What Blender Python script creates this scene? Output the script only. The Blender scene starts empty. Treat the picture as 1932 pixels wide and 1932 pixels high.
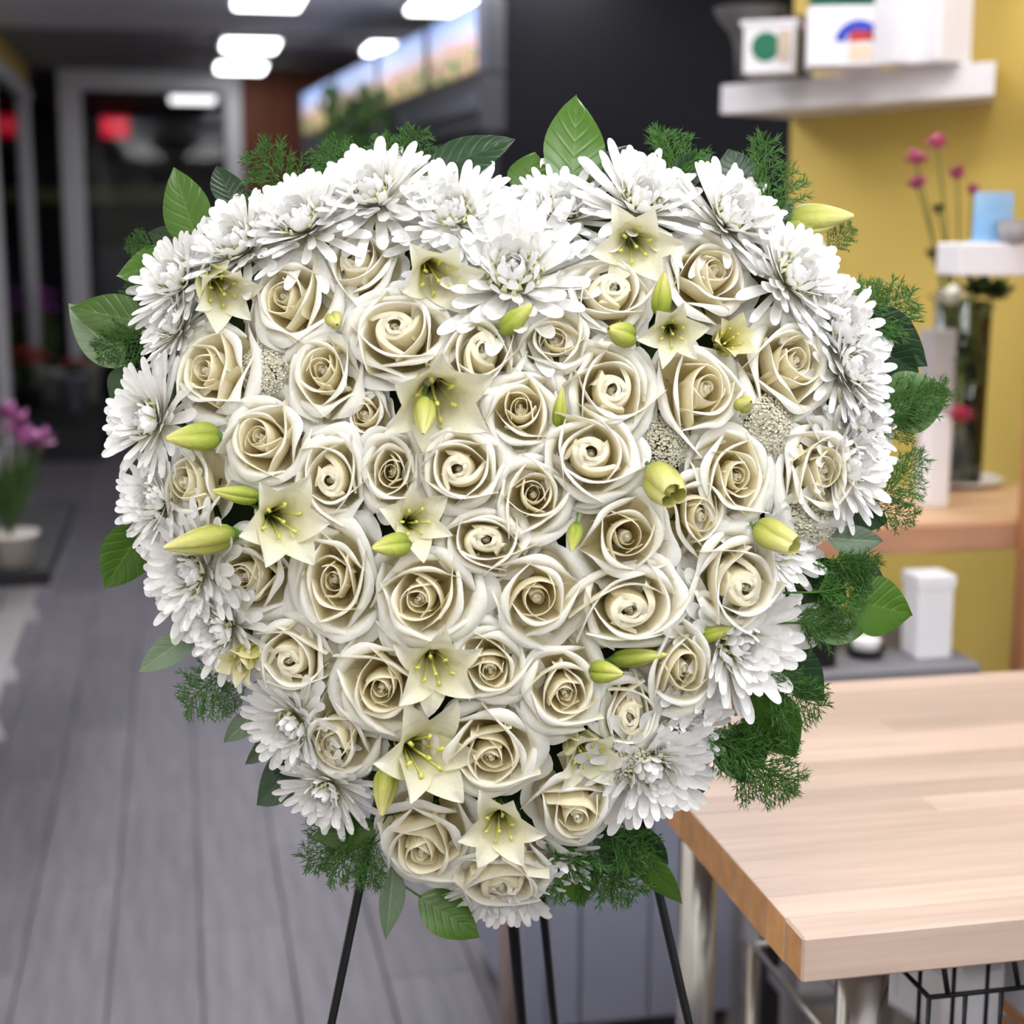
import bpy, math, random
from mathutils import Vector, Matrix
R = math.radians
# ------------------------------------------------------------------ camera
scene = bpy.context.scene
C = scene.collection
FPX = 3000.0
YAW, PITCH = R(11.78), R(10.13)
CAM = Vector((0, 0, 1.56))
FWD = Vector((math.sin(YAW)*math.cos(PITCH), math.cos(YAW)*math.cos(PITCH), -math.sin(PITCH)))
RIGHT = Vector((math.cos(YAW), -math.sin(YAW), 0))
UP = RIGHT.cross(FWD)
cd = bpy.data.cameras.new('camera'); cam = bpy.data.objects.new('camera', cd); C.objects.link(cam)
cam.location = CAM; cam.rotation_euler = (math.pi/2-PITCH, 0, -YAW)
cd.sensor_width = 36; cd.lens = 36*FPX/1932; cd.clip_start = .05; cd.clip_end = 60
cd.dof.use_dof = True; cd.dof.focus_distance = 1.36; cd.dof.aperture_fstop = 3.9
scene.camera = cam
# ------------------------------------------------------------------ world, exposure
w = bpy.data.worlds.new('world'); scene.world = w; w.use_nodes = True
w.node_tree.nodes['Background'].inputs[0].default_value = (.03, .035, .05, 1)
w.node_tree.nodes['Background'].inputs[1].default_value = .3
scene.view_settings.view_transform = 'Standard'; scene.view_settings.look = 'None'
scene.view_settings.exposure = 0.0; scene.view_settings.gamma = 1.0
scene.view_settings.use_curve_mapping = False
LAMP, LAMP_FAR = 14.8, 9.0            # radiance of the ceiling panels: work area, far aisle
CEIL = 2.76

def at(px, py, d):
    return CAM + FWD*d + RIGHT*((px-966)/FPX*d) - UP*((py-966)/FPX*d)
def onz(px, py, z):
    r = FWD + RIGHT*((px-966)/FPX) - UP*((py-966)/FPX)
    return CAM + r*((z-CAM.z)/r.z)

# ------------------------------------------------------------------ materials
def srgb(*c):
    return tuple(((x/255)/12.92 if x/255 <= .04045 else ((x/255+.055)/1.055)**2.4) for x in c[:3])+(1,)
MATS = {}
def mat(name, col, rough=.5, metal=0, var=0, noise=0, nscale=8, emit=0, spec=.5, bump=0, trans=0, ior=1.45, coat=0, stretch=None, col2=None):
    if name in MATS: return MATS[name]
    m = bpy.data.materials.new(name); m.use_nodes = True; nt = m.node_tree; N = nt.nodes; L = nt.links
    b = N['Principled BSDF']; MATS[name] = m
    b.inputs['Base Color'].default_value = col; b.inputs['Roughness'].default_value = rough; b.inputs['Metallic'].default_value = metal
    b.inputs['Specular IOR Level'].default_value = spec; b.inputs['Transmission Weight'].default_value = trans; b.inputs['IOR'].default_value = ior
    b.inputs['Coat Weight'].default_value = coat
    if emit:
        b.inputs['Emission Color'].default_value = col; b.inputs['Emission Strength'].default_value = emit
    src = None
    if noise or bump:
        tc = N.new('ShaderNodeTexCoord'); mp = N.new('ShaderNodeMapping'); L.new(tc.outputs['Object'], mp.inputs[0])
        if stretch: mp.inputs['Scale'].default_value = stretch
        nz = N.new('ShaderNodeTexNoise'); nz.inputs['Scale'].default_value = nscale; nz.inputs['Detail'].default_value = 5
        L.new(mp.outputs[0], nz.inputs['Vector'])
        if noise:
            mx = N.new('ShaderNodeMixRGB'); mx.inputs[1].default_value = col
            mx.inputs[2].default_value = col2 or tuple(max(0, c*(1-noise)) for c in col[:3])+(1,)
            rp = N.new('ShaderNodeMapRange'); rp.inputs[1].default_value = .35; rp.inputs[2].default_value = .65
            L.new(nz.outputs[0], rp.inputs[0]); L.new(rp.outputs[0], mx.inputs[0]); src = mx.outputs[0]
        if bump:
            bp = N.new('ShaderNodeBump'); bp.inputs['Strength'].default_value = bump; bp.inputs['Distance'].default_value = .01
            L.new(nz.outputs[0], bp.inputs['Height']); L.new(bp.outputs[0], b.inputs['Normal'])
    if var:
        oi = N.new('ShaderNodeObjectInfo'); hs = N.new('ShaderNodeHueSaturation')
        mr = N.new('ShaderNodeMapRange'); mr.inputs[3].default_value = 1-var; mr.inputs[4].default_value = 1+var
        L.new(oi.outputs['Random'], mr.inputs[0]); L.new(mr.outputs[0], hs.inputs['Value'])
        if src: L.new(src, hs.inputs['Color'])
        else: hs.inputs['Color'].default_value = col
        src = hs.outputs[0]
    if src: L.new(src, b.inputs['Base Color'])
    return m

def petal_mat(name, base, mid, tip, rough=.5, transl=.25, midpos=.55, sheen=0):
    """petal skin: its own colour runs from the petal's foot to its rim (mesh attribute 'along')"""
    m = bpy.data.materials.new(name); m.use_nodes = True; nt = m.node_tree; N = nt.nodes; L = nt.links; MATS[name] = m
    b = N['Principled BSDF']; out = N['Material Output']
    a = N.new('ShaderNodeAttribute'); a.attribute_name = 'along'
    cr = N.new('ShaderNodeValToRGB'); e = cr.color_ramp.elements
    e[0].position = 0; e[0].color = base; e[1].position = 1; e[1].color = tip
    x = e.new(midpos); x.color = mid
    L.new(a.outputs['Fac'], cr.inputs[0])
    tc = N.new('ShaderNodeTexCoord'); nz = N.new('ShaderNodeTexNoise'); nz.inputs['Scale'].default_value = 5; nz.inputs['Detail'].default_value = 3
    L.new(tc.outputs['Object'], nz.inputs['Vector'])
    bp = N.new('ShaderNodeBump'); bp.inputs['Strength'].default_value = .12; bp.inputs['Distance'].default_value = .05
    L.new(nz.outputs[0], bp.inputs['Height']); L.new(bp.outputs[0], b.inputs['Normal'])
    L.new(cr.outputs[0], b.inputs['Base Color']); b.inputs['Roughness'].default_value = rough; b.inputs['Specular IOR Level'].default_value = .3
    tr = N.new('ShaderNodeBsdfTranslucent'); L.new(cr.outputs[0], tr.inputs[0])
    mx = N.new('ShaderNodeMixShader'); mx.inputs[0].default_value = transl
    L.new(b.outputs[0], mx.inputs[1]); L.new(tr.outputs[0], mx.inputs[2]); L.new(mx.outputs[0], out.inputs[0])
    return m

def leaf_mat(name, col, rib, rough=.35, coat=.3):
    m = bpy.data.materials.new(name); m.use_nodes = True; nt = m.node_tree; N = nt.nodes; L = nt.links; MATS[name] = m
    b = N['Principled BSDF']; out = N['Material Output']
    at_ = N.new('ShaderNodeAttribute'); at_.attribute_name = 'leafuv'
    sp = N.new('ShaderNodeSeparateXYZ'); L.new(at_.outputs['Vector'], sp.inputs[0])
    def mth(op, a, b_=None, v=None):
        n = N.new('ShaderNodeMath'); n.operation = op
        for i, q in enumerate((a, b_)):
            if q is None: continue
            if isinstance(q, (int, float)): n.inputs[i].default_value = q
            else: L.new(q, n.inputs[i])
        return n.outputs[0]
    au = mth('ABSOLUTE', sp.outputs[0])
    ph = mth('SUBTRACT', mth('MULTIPLY', sp.outputs[1], 7.0), mth('MULTIPLY', au, 1.9))
    fr = mth('ABSOLUTE', mth('SUBTRACT', mth('FRACT', ph), .5))
    side = mth('LESS_THAN', fr, .05)
    ribm = mth('LESS_THAN', au, .045)
    msk = mth('MAXIMUM', mth('MULTIPLY', side, .16), mth('MULTIPLY', ribm, .6))
    oi = N.new('ShaderNodeObjectInfo'); hs = N.new('ShaderNodeHueSaturation'); hs.inputs['Color'].default_value = col
    mr = N.new('ShaderNodeMapRange'); mr.inputs[3].default_value = .75; mr.inputs[4].default_value = 1.3
    L.new(oi.outputs['Random'], mr.inputs[0]); L.new(mr.outputs[0], hs.inputs['Value'])
    mx = N.new('ShaderNodeMixRGB'); mx.inputs[2].default_value = rib; L.new(hs.outputs[0], mx.inputs[1]); L.new(msk, mx.inputs[0])
    L.new(mx.outputs[0], b.inputs['Base Color'])
    bp = N.new('ShaderNodeBump'); bp.inputs['Strength'].default_value = .25; bp.inputs['Distance'].default_value = .012
    hgt = mth('MINIMUM', fr, .2); L.new(hgt, bp.inputs['Height']); L.new(bp.outputs[0], b.inputs['Normal'])
    b.inputs['Roughness'].default_value = rough; b.inputs['Coat Weight'].default_value = coat; b.inputs['Coat Roughness'].default_value = .3
    tr = N.new('ShaderNodeBsdfTranslucent'); tr.inputs[0].default_value = (min(1, col[0]*1.6), min(1, col[1]*1.8), col[2]*.8, 1)
    sh = N.new('ShaderNodeMixShader'); sh.inputs[0].default_value = .15
    L.new(b.outputs[0], sh.inputs[1]); L.new(tr.outputs[0], sh.inputs[2]); L.new(sh.outputs[0], out.inputs[0])
    return m

def glass_mat(name, tint=(1, 1, 1, 1), ior=1.5, rough=.02):
    m = bpy.data.materials.new(name); m.use_nodes = True; nt = m.node_tree; N = nt.nodes; L = nt.links; MATS[name] = m
    N.remove(N['Principled BSDF']); out = N['Material Output']
    t = N.new('ShaderNodeBsdfTransparent'); t.inputs[0].default_value = tint
    g = N.new('ShaderNodeBsdfGlossy'); g.inputs['Roughness'].default_value = rough
    fz = N.new('ShaderNodeFresnel'); fz.inputs[0].default_value = ior
    mx = N.new('ShaderNodeMixShader'); L.new(fz.outputs[0], mx.inputs[0]); L.new(t.outputs[0], mx.inputs[1]); L.new(g.outputs[0], mx.inputs[2])
    L.new(mx.outputs[0], out.inputs[0]); return m

petal_mat('rose', srgb(238, 221, 162), srgb(247, 241, 216), srgb(250, 250, 249), transl=.32, midpos=.5)
petal_mat('mum', srgb(232, 225, 192), srgb(246, 244, 238), srgb(249, 249, 250), transl=.24, midpos=.35)
petal_mat('mum_centre', srgb(190, 200, 110), srgb(226, 226, 168), srgb(240, 238, 204), transl=.3)
petal_mat('lily', srgb(128, 138, 48), srgb(226, 222, 172), srgb(246, 244, 230), transl=.34, midpos=.30)
petal_mat('lily_yellow', srgb(186, 180, 84), srgb(226, 218, 150), srgb(240, 236, 204), transl=.3, midpos=.5)
petal_mat('bud', srgb(120, 140, 40), srgb(176, 186, 78), srgb(220, 218, 130), rough=.4, transl=.12, midpos=.5)
petal_mat('bud_pale', srgb(146, 156, 56), srgb(202, 202, 108), srgb(230, 226, 156), rough=.4, transl=.15, midpos=.5)
leaf_mat('leaf_green', srgb(62, 98, 18), srgb(92, 126, 44))
leaf_mat('leaf_dark', srgb(28, 58, 28), srgb(60, 92, 54))
leaf_mat('leaf_pale', srgb(118, 138, 116), srgb(170, 184, 160), rough=.55, coat=.1)
mat('stem', srgb(86, 122, 48), .5)
mat('fern', srgb(54, 98, 26), .6, var=.2)
mat('stamen', srgb(206, 204, 92), .5)
mat('filler', srgb(226, 222, 204), .7)
mat('foam', srgb(58, 76, 44), .95, noise=.4, nscale=30)
mat('black_wire', srgb(28, 30, 34), .35, metal=.6)
mat('chrome', srgb(205, 203, 200), .22, metal=1)
mat('steel', srgb(190, 182, 174), .35, metal=1)

# ------------------------------------------------------------------ mesh helpers
class MB:
    def __init__(s): s.v = []; s.f = []; s.m = []; s.a = []
    def add(s, vs, fs, mi=0, al=None):
        o = len(s.v); s.v += [tuple(v) for v in vs]; s.f += [tuple(i+o for i in f) for f in fs]; s.m += [mi]*len(fs)
        s.a += (al if al else [0.5]*len(vs)); return s
    def box(s, c, d, mi=0, M=None):
        x, y, z = d[0]/2, d[1]/2, d[2]/2
        vs = [Vector((i*x, j*y, k*z)) for i in (-1, 1) for j in (-1, 1) for k in (-1, 1)]
        if M: vs = [M @ v for v in vs]
        c = Vector(c)
        return s.add([v+c for v in vs], [(0, 1, 3, 2), (4, 6, 7, 5), (0, 4, 5, 1), (2, 3, 7, 6), (0, 2, 6, 4), (1, 5, 7, 3)], mi)
    def cbox(s, lo, hi, ch=.002, mi=0, mend=None):
        """box with chamfered edges, low corner lo, high corner hi; mend = material index of the x-faces"""
        lo, hi = Vector(lo), Vector(hi); V = []; F = []; idx = {}
        for i in (0, 1):
            for j in (0, 1):
                for k in (0, 1):
                    p = [(lo, hi)[q][n] for n, q in enumerate((i, j, k))]; sg = [1 if q == 0 else -1 for q in (i, j, k)]
                    for ax in range(3):
                        q = list(p)
                        for n in range(3):
                            if n != ax: q[n] += sg[n]*ch
                        idx[(i, j, k, ax)] = len(V); V.append(q)
        base = len(s.f)
        def quad(a, b, c, d, mm=mi): F.append(((a, b, c, d), mm))
        for q in (0, 1):
            f = lambda i, j: idx[(q, i, j, 0)]; quad(f(0, 0), f(0, 1), f(1, 1), f(1, 0), mend if mend is not None else mi)
            f = lambda i, j: idx[(i, q, j, 1)]; quad(f(0, 0), f(1, 0), f(1, 1), f(0, 1))
            f = lambda i, j: idx[(i, j, q, 2)]; quad(f(0, 0), f(1, 0), f(1, 1), f(0, 1))
        for a in (0, 1):
            for b in (0, 1):
                quad(idx[(0, a, b, 1)], idx[(1, a, b, 1)], idx[(1, a, b, 2)], idx[(0, a, b, 2)])
                quad(idx[(a, 0, b, 0)], idx[(a, 1, b, 0)], idx[(a, 1, b, 2)], idx[(a, 0, b, 2)])
                quad(idx[(a, b, 0, 0)], idx[(a, b, 1, 0)], idx[(a, b, 1, 1)], idx[(a, b, 0, 1)])
        for i in (0, 1):
            for j in (0, 1):
                for k in (0, 1): F.append(((idx[(i, j, k, 0)], idx[(i, j, k, 1)], idx[(i, j, k, 2)]), mi))
        cen = (lo+hi)/2; o = len(s.v); s.v += [tuple(v) for v in V]; s.a += [.5]*len(V)
        for f, mm in F:
            p = [Vector(V[i]) for i in f]; n = (p[1]-p[0]).cross(p[2]-p[0]); mid = sum(p, Vector())/len(p)
            if n.dot(mid-cen) < 0: f = tuple(reversed(f))
            s.f.append(tuple(i+o for i in f)); s.m.append(mm)
        return s
    def tube(s, pts, r, n=8, mi=0, cap=True):
        pts = [Vector(p) for p in pts]; rs = r if isinstance(r, (list, tuple)) else [r]*len(pts); o = len(s.v)
        V = []; F = []
        for i, p in enumerate(pts):
            t = (pts[min(i+1, len(pts)-1)]-pts[max(i-1, 0)]).normalized()
            u = t.cross(Vector((0, 0, 1)) if abs(t.z) < .9 else Vector((1, 0, 0))).normalized(); v = t.cross(u)
            V += [p+(u*math.cos(2*math.pi*k/n)+v*math.sin(2*math.pi*k/n))*rs[i] for k in range(n)]
        for i in range(len(pts)-1):
            for k in range(n): F.append((i*n+k, i*n+(k+1) % n, (i+1)*n+(k+1) % n, (i+1)*n+k))
        if cap: F.append(tuple(range(n))[::-1]); F.append(tuple((len(pts)-1)*n+k for k in range(n)))
        return s.add(V, F, mi)
    def lathe(s, prof, n=20, c=(0, 0, 0), mi=0, al=None):
        V = []; F = []; A = []; c = Vector(c)
        for j, (r, z) in enumerate(prof):
            for k in range(n):
                V.append(c+Vector((r*math.cos(2*math.pi*k/n), r*math.sin(2*math.pi*k/n), z))); A.append(al[j] if al else .5)
        for j in range(len(prof)-1):
            for k in range(n): F.append((j*n+k, j*n+(k+1) % n, (j+1)*n+(k+1) % n, (j+1)*n+k))
        return s.add(V, F, mi, A)
    def prism(s, poly, z0, z1, mi=0):
        n = len(poly); V = [(p[0], p[1], z0) for p in poly]+[(p[0], p[1], z1) for p in poly]
        ar = sum(poly[i][0]*poly[(i+1) % n][1]-poly[(i+1) % n][0]*poly[i][1] for i in range(n))
        top = tuple(range(n, 2*n)); bot = tuple(reversed(range(n)))
        sd = [(i, (i+1) % n, n+(i+1) % n, n+i) for i in range(n)]
        F = [top, bot]+sd
        if ar < 0: F = [tuple(reversed(f)) for f in F]
        return s.add(V, F, mi)
    def mesh(s, name, mats, smooth=False):
        m = bpy.data.meshes.new(name); m.from_pydata(s.v, [], s.f)
        for k in (mats if isinstance(mats, (list, tuple)) else [mats]): m.materials.append(MATS[k] if isinstance(k, str) else k)
        m.polygons.foreach_set('material_index', s.m)
        if smooth: m.polygons.foreach_set('use_smooth', [True]*len(m.polygons))
        at_ = m.attributes.new('along', 'FLOAT', 'POINT'); at_.data.foreach_set('value', s.a)
        m.update(); return m
    def obj(s, name, mats, parent=None, smooth=False):
        return link(name, s.mesh(name, mats, smooth), parent)
def link(name, me, parent=None, M=None):
    o = bpy.data.objects.new(name, me); C.objects.link(o)
    if parent: o.parent = parent
    if M is not None: o.matrix_basis = M
    return o
def tag(o, label=None, cat=None, group=None, kind=None):
    for k, v in (('label', label), ('category', cat), ('group', group), ('kind', kind)):
        if v: o[k] = v
    return o
def empty(name, loc=(0, 0, 0), M=None):
    o = bpy.data.objects.new(name, None); C.objects.link(o); o.empty_display_size = .02
    if M is not None: o.matrix_basis = M
    else: o.location = loc
    return o
def struct(o): o['kind'] = 'structure'; return o
def loc_tube(p0, p1, r, n=10): return MB().tube([p0, p1], r, n)

rng = random.Random(7)
# ------------------------------------------------------------------ the room
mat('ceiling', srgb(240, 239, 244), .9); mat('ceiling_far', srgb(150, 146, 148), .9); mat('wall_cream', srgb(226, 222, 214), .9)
mat('wall_yellow', srgb(212, 184, 96), .8, noise=.06, nscale=3); mat('wall_black', srgb(11, 10, 17), .7, spec=.25)
mat('wall_brown', srgb(112, 52, 22), .6, noise=.3, nscale=3, stretch=(6, 6, .6)); mat('wall_grey', srgb(104, 100, 106), .8); mat('pillar_grey', srgb(140, 134, 146), .8)
mat('frame_white', srgb(214, 212, 216), .4); mat('dark_void', srgb(20, 22, 30), .7)
mat('floor_base', srgb(80, 76, 80), .6); mat('plank', srgb(122, 118, 127), .42, var=.14, noise=.3, nscale=4, stretch=(9, .8, 1), bump=.05)
glass_mat('pane', ior=1.22)

fl = struct(MB().box((1.8, 7.2, -.035), (11.4, 21.6, .046)).obj('floor', 'floor_base'))
PW, PL = .19, 1.22
pm = MB().cbox((0, 0, -.012), (PW-.003, PL-.003, 0), .002).mesh('plank', 'plank')
for i in range(-6, 14):
    off = (i*0.37) % 1.0*PL
    for j in range(0, 9):
        y0 = 1.0+j*PL+off
        if y0 > 11.4: continue
        link('plank', pm, fl, Matrix.Translation((i*PW, y0, .0)))
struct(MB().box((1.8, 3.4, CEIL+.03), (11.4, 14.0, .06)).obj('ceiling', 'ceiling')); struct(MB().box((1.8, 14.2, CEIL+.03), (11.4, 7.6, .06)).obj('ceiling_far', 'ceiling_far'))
struct(MB().box((1.8, -3.5, CEIL/2), (11.4, .1, CEIL)).obj('wall_rear', 'wall_cream'))
struct(MB().box((-1.1, -.1, CEIL/2), (.1, 6.7, CEIL)).obj('wall_left', 'wall_cream'))
struct(MB().box((5.6, 3.0, CEIL/2), (.1, 13.0, CEIL)).obj('wall_right_far', 'wall_cream'))
struct(MB().box((1.8, 18.0, CEIL/2), (11.4, .1, CEIL)).obj('wall_back', 'wall_grey'))
struct(MB().box((-3.9, 10.6, CEIL/2), (.1, 14.7, CEIL)).obj('wall_outside', 'dark_void'))
# yellow bulkhead over the side storefront
struct(MB().box((-1.1, 8.13, 2.68), (.1, 9.7, .16)).obj('trim_1', 'wall_yellow'))
# side storefront: white posts and panes
w1 = struct(empty('window_1', (-1.08, 3.3, 0)))
ys = [3.31, 5.6, 7.9, 10.2, 12.6]
for y in ys: MB().cbox((-.05, y-3.3-.05, 0), (.05, y-3.3+.05, 2.5), .006).obj('window_post', 'frame_white', w1)
MB().cbox((-.05, 0, 2.5), (.05, 9.6, 2.6), .006).obj('window_header', 'frame_white', w1)
MB().cbox((-.05, 0, 0), (.05, 9.6, .25), .006).obj('window_sill', 'frame_white', w1)
for a, b in zip(ys[:-1], ys[1:]):
    MB().box((0, (a+b)/2-3.3, 1.375), (.008, b-a-.1, 2.25)).obj('pane', 'pane', w1)
# storefront at the end of the aisle
Y2 = 13.0
def xat(px, y):         # world x of a pixel column on the plane Y=y (at horizon height)
    r = FWD + RIGHT*((px-966)/FPX) - UP*((430-966)/FPX); return r.x/r.y*y
w2 = struct(empty('window_2', (0, Y2, 0)))
xs = [xat(143, Y2), xat(300, Y2), xat(446, Y2)]
for x, wd in ((xs[0], .17), (xs[2], .13)): MB().cbox((x-wd/2, -.06, 0), (x+wd/2, .06, 2.6), .008).obj('window_post', 'frame_white', w2)
MB().cbox((xs[0]-.085, -.06, 2.6), (xs[2]+.065, .06, CEIL-.005), .008).obj('window_header', 'frame_white', w2)
MB().box(((xs[0]+xs[2])/2, 0, 1.3), (xs[2]-xs[0]-.15, .01, 2.58)).obj('pane', 'pane', w2)
struct(MB().box((xs[2]+.07+2.4, Y2, CEIL/2), (4.79, .1, CEIL)).obj('wall_brown', 'wall_brown'))
# the room beyond: pillar, doors, counter, exit sign
struct(MB().box((xat(262, 17.4), 17.6, 1.0), (.40, .3, 2.0)).obj('pillar', 'pillar_grey'))
d1 = struct(empty('door_1', (xat(365, 17.6), 17.9, 0)))
MB().cbox((-.43, -.03, 0), (.43, .03, 2.5), .01).obj('door_leaf', 'dark_void', d1)
MB().cbox((.36, -.08, .95), (.40, -.03, 1.25), .005).obj('door_handle', 'chrome', d1)
mat('night_blue', srgb(30, 40, 62), .4); mat('strip_green', srgb(120, 128, 84), .6)
o = empty('dark_counter', (xat(205, 15.4), 15.4, 0))
MB().cbox((-.6, -.25, 0), (.6, .25, 1.78), .01).obj('counter_body', 'dark_void', o)
MB().cbox((-.62, -.27, 1.78), (.62, .27, 1.92), .01).obj('counter_top', 'strip_green', o)
MB().cbox((-.1, -.255, .6), (.45, -.25, 1.4), .001).obj('counter_front_panel', 'night_blue', o)
tag(o, 'dark counter with a pale green top behind the end glass', 'counter')
o = MB().cbox((xat(160, 15.4), 15.3, 1.9205), (xat(222, 15.4), 15.5, 2.27), .01).obj('dark_cabinet', 'dark_void')
tag(o, 'black box cabinet standing on the far dark counter', 'cabinet')
mat('exit_red', srgb(214, 24, 56), .5, emit=.75); mat('exit_housing', srgb(40, 38, 40), .5); mat('exit_letter', srgb(240, 90, 100), .5, emit=.9)
ex = empty('exit_sign', tuple(at(217, 240, 16.2)))
MB().cbox((-.15, 0, -.12), (.15, .06, .12), .01).obj('sign_housing', 'exit_housing', ex)
MB().cbox((-.135, -.008, -.105), (.135, 0, .105), .003).obj('sign_face', 'exit_red', ex)
MB().cbox((-.01, .02, .12), (.01, .04, CEIL-ex.location.z), .003).obj('sign_bracket', 'exit_housing', ex)
tc = bpy.data.curves.new('letters', 'FONT'); tc.body = 'EXIT'; tc.size = .115; tc.align_x = 'CENTER'; tc.align_y = 'CENTER'; tc.extrude = .002
to = bpy.data.objects.new('letters', tc); C.objects.link(to)
bpy.context.view_layer.update()
tm = bpy.data.meshes.new_from_object(to.evaluated_get(bpy.context.evaluated_depsgraph_get())); bpy.data.objects.remove(to); tm.materials.clear(); tm.materials.append(MATS['exit_letter'])
link('letters', tm, ex, Matrix.Translation((0, -.010, 0)) @ Matrix.Rotation(math.pi/2, 4, 'X'))
tag(ex, 'red glowing exit sign hanging behind the end glass', 'sign')

# ceiling panels: two rows down the aisle, a third over the work area
mat('lamp_frame', srgb(225, 225, 225), .5); mat('lamp_face', (.97, .98, 1, 1), .5, emit=LAMP); mat('lamp_face_far', (.97, .98, 1, 1), .5, emit=LAMP_FAR)
lfm = None
mat('lamp_face_dim', (.97, .98, 1, 1), .5, emit=2.0)
def ceiling_light(x, y, lab, grp, wx=.40, wy=.60, m=None):
    drop = .14 if 4 < y < 7 else 0  # panels out of view hang low on added rods to brighten the ceiling
    o = empty('ceiling_light', (x, y, CEIL-drop))
    if drop:
        for sy in (-.2, .2): MB().tube([(0, sy, -.004), (0, sy, drop-.0005)], .006, 8).obj('added_hanger_rod', 'lamp_frame', o)
    f = MB()
    for sx in (-1, 1): f.cbox((sx*(wx/2+.012)-.012, -wy/2-.024, -.03), (sx*(wx/2+.012)+.012, wy/2+.024, -.001), .003)
    for sy in (-1, 1): f.cbox((-wx/2, sy*(wy/2+.012)-.012, -.03), (wx/2, sy*(wy/2+.012)+.012, -.001), .003)
    f.obj('lamp_frame', 'lamp_frame', o)
    MB().cbox((-wx/2, -wy/2, -.05), (wx/2, wy/2, -.004), .006).obj('lamp_diffuser', m or ('lamp_face' if y < 6 else 'lamp_face_far'), o)
    tag(o, lab, 'light', grp)
YL = [-1.8, .3, 2.4, 4.5, 6.6, 8.7, 10.8, 12.3]
for y in YL:
    big = (.6, .8) if y < 0 else (.5, .7) if y < 1 else (.40, .60) if y < 8 else (.34, .52)
    lab = {8.7: 'white ceiling light over the grey aisle, third from the end glass', 10.8: 'white ceiling light over the grey aisle, second from the end glass', 12.3: 'white ceiling light over the grey aisle just before the end glass'}.get(y, 'white rectangular ceiling light in the row over the grey aisle')
    ceiling_light(.52, y, lab, 'lights over the aisle', *big)
ceiling_light(xat(372, 15.4), 15.4, 'white ceiling light beyond the end glass near the exit sign', None, m='lamp_face_dim')
for y in YL[:7]:
    big = (.6, .8) if y < 0 else (.5, .7) if y < 1 else (.40, .60) if y < 8 else (.34, .52)
    lab = {8.7: 'white ceiling light above the nearer half of the picture header', 10.8: 'white ceiling light above the far end of the picture header'}.get(y, 'white ceiling light in the row leading up to the picture header')
    ceiling_light(1.45, y, lab, 'lights above the picture header', *big)
for y in (-1.8, .3, 2.4, 4.5):
    if y == 4.5: ceiling_light(-.45, 6.6, 'white ceiling light added out of view to brighten the plinth plants', 'lights along the storefront')  # extra lamp out of view, added to lift the dim plants on the plinth
    ceiling_light(-.45, y, 'white ceiling light added out of view to brighten the plinth plants', 'lights along the storefront', *((.6, .8) if y < 0 else (.4, .6)))
    ceiling_light(2.9, y, 'white ceiling light over the butcher block table side', 'lights over the work area', .6, .8)

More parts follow.
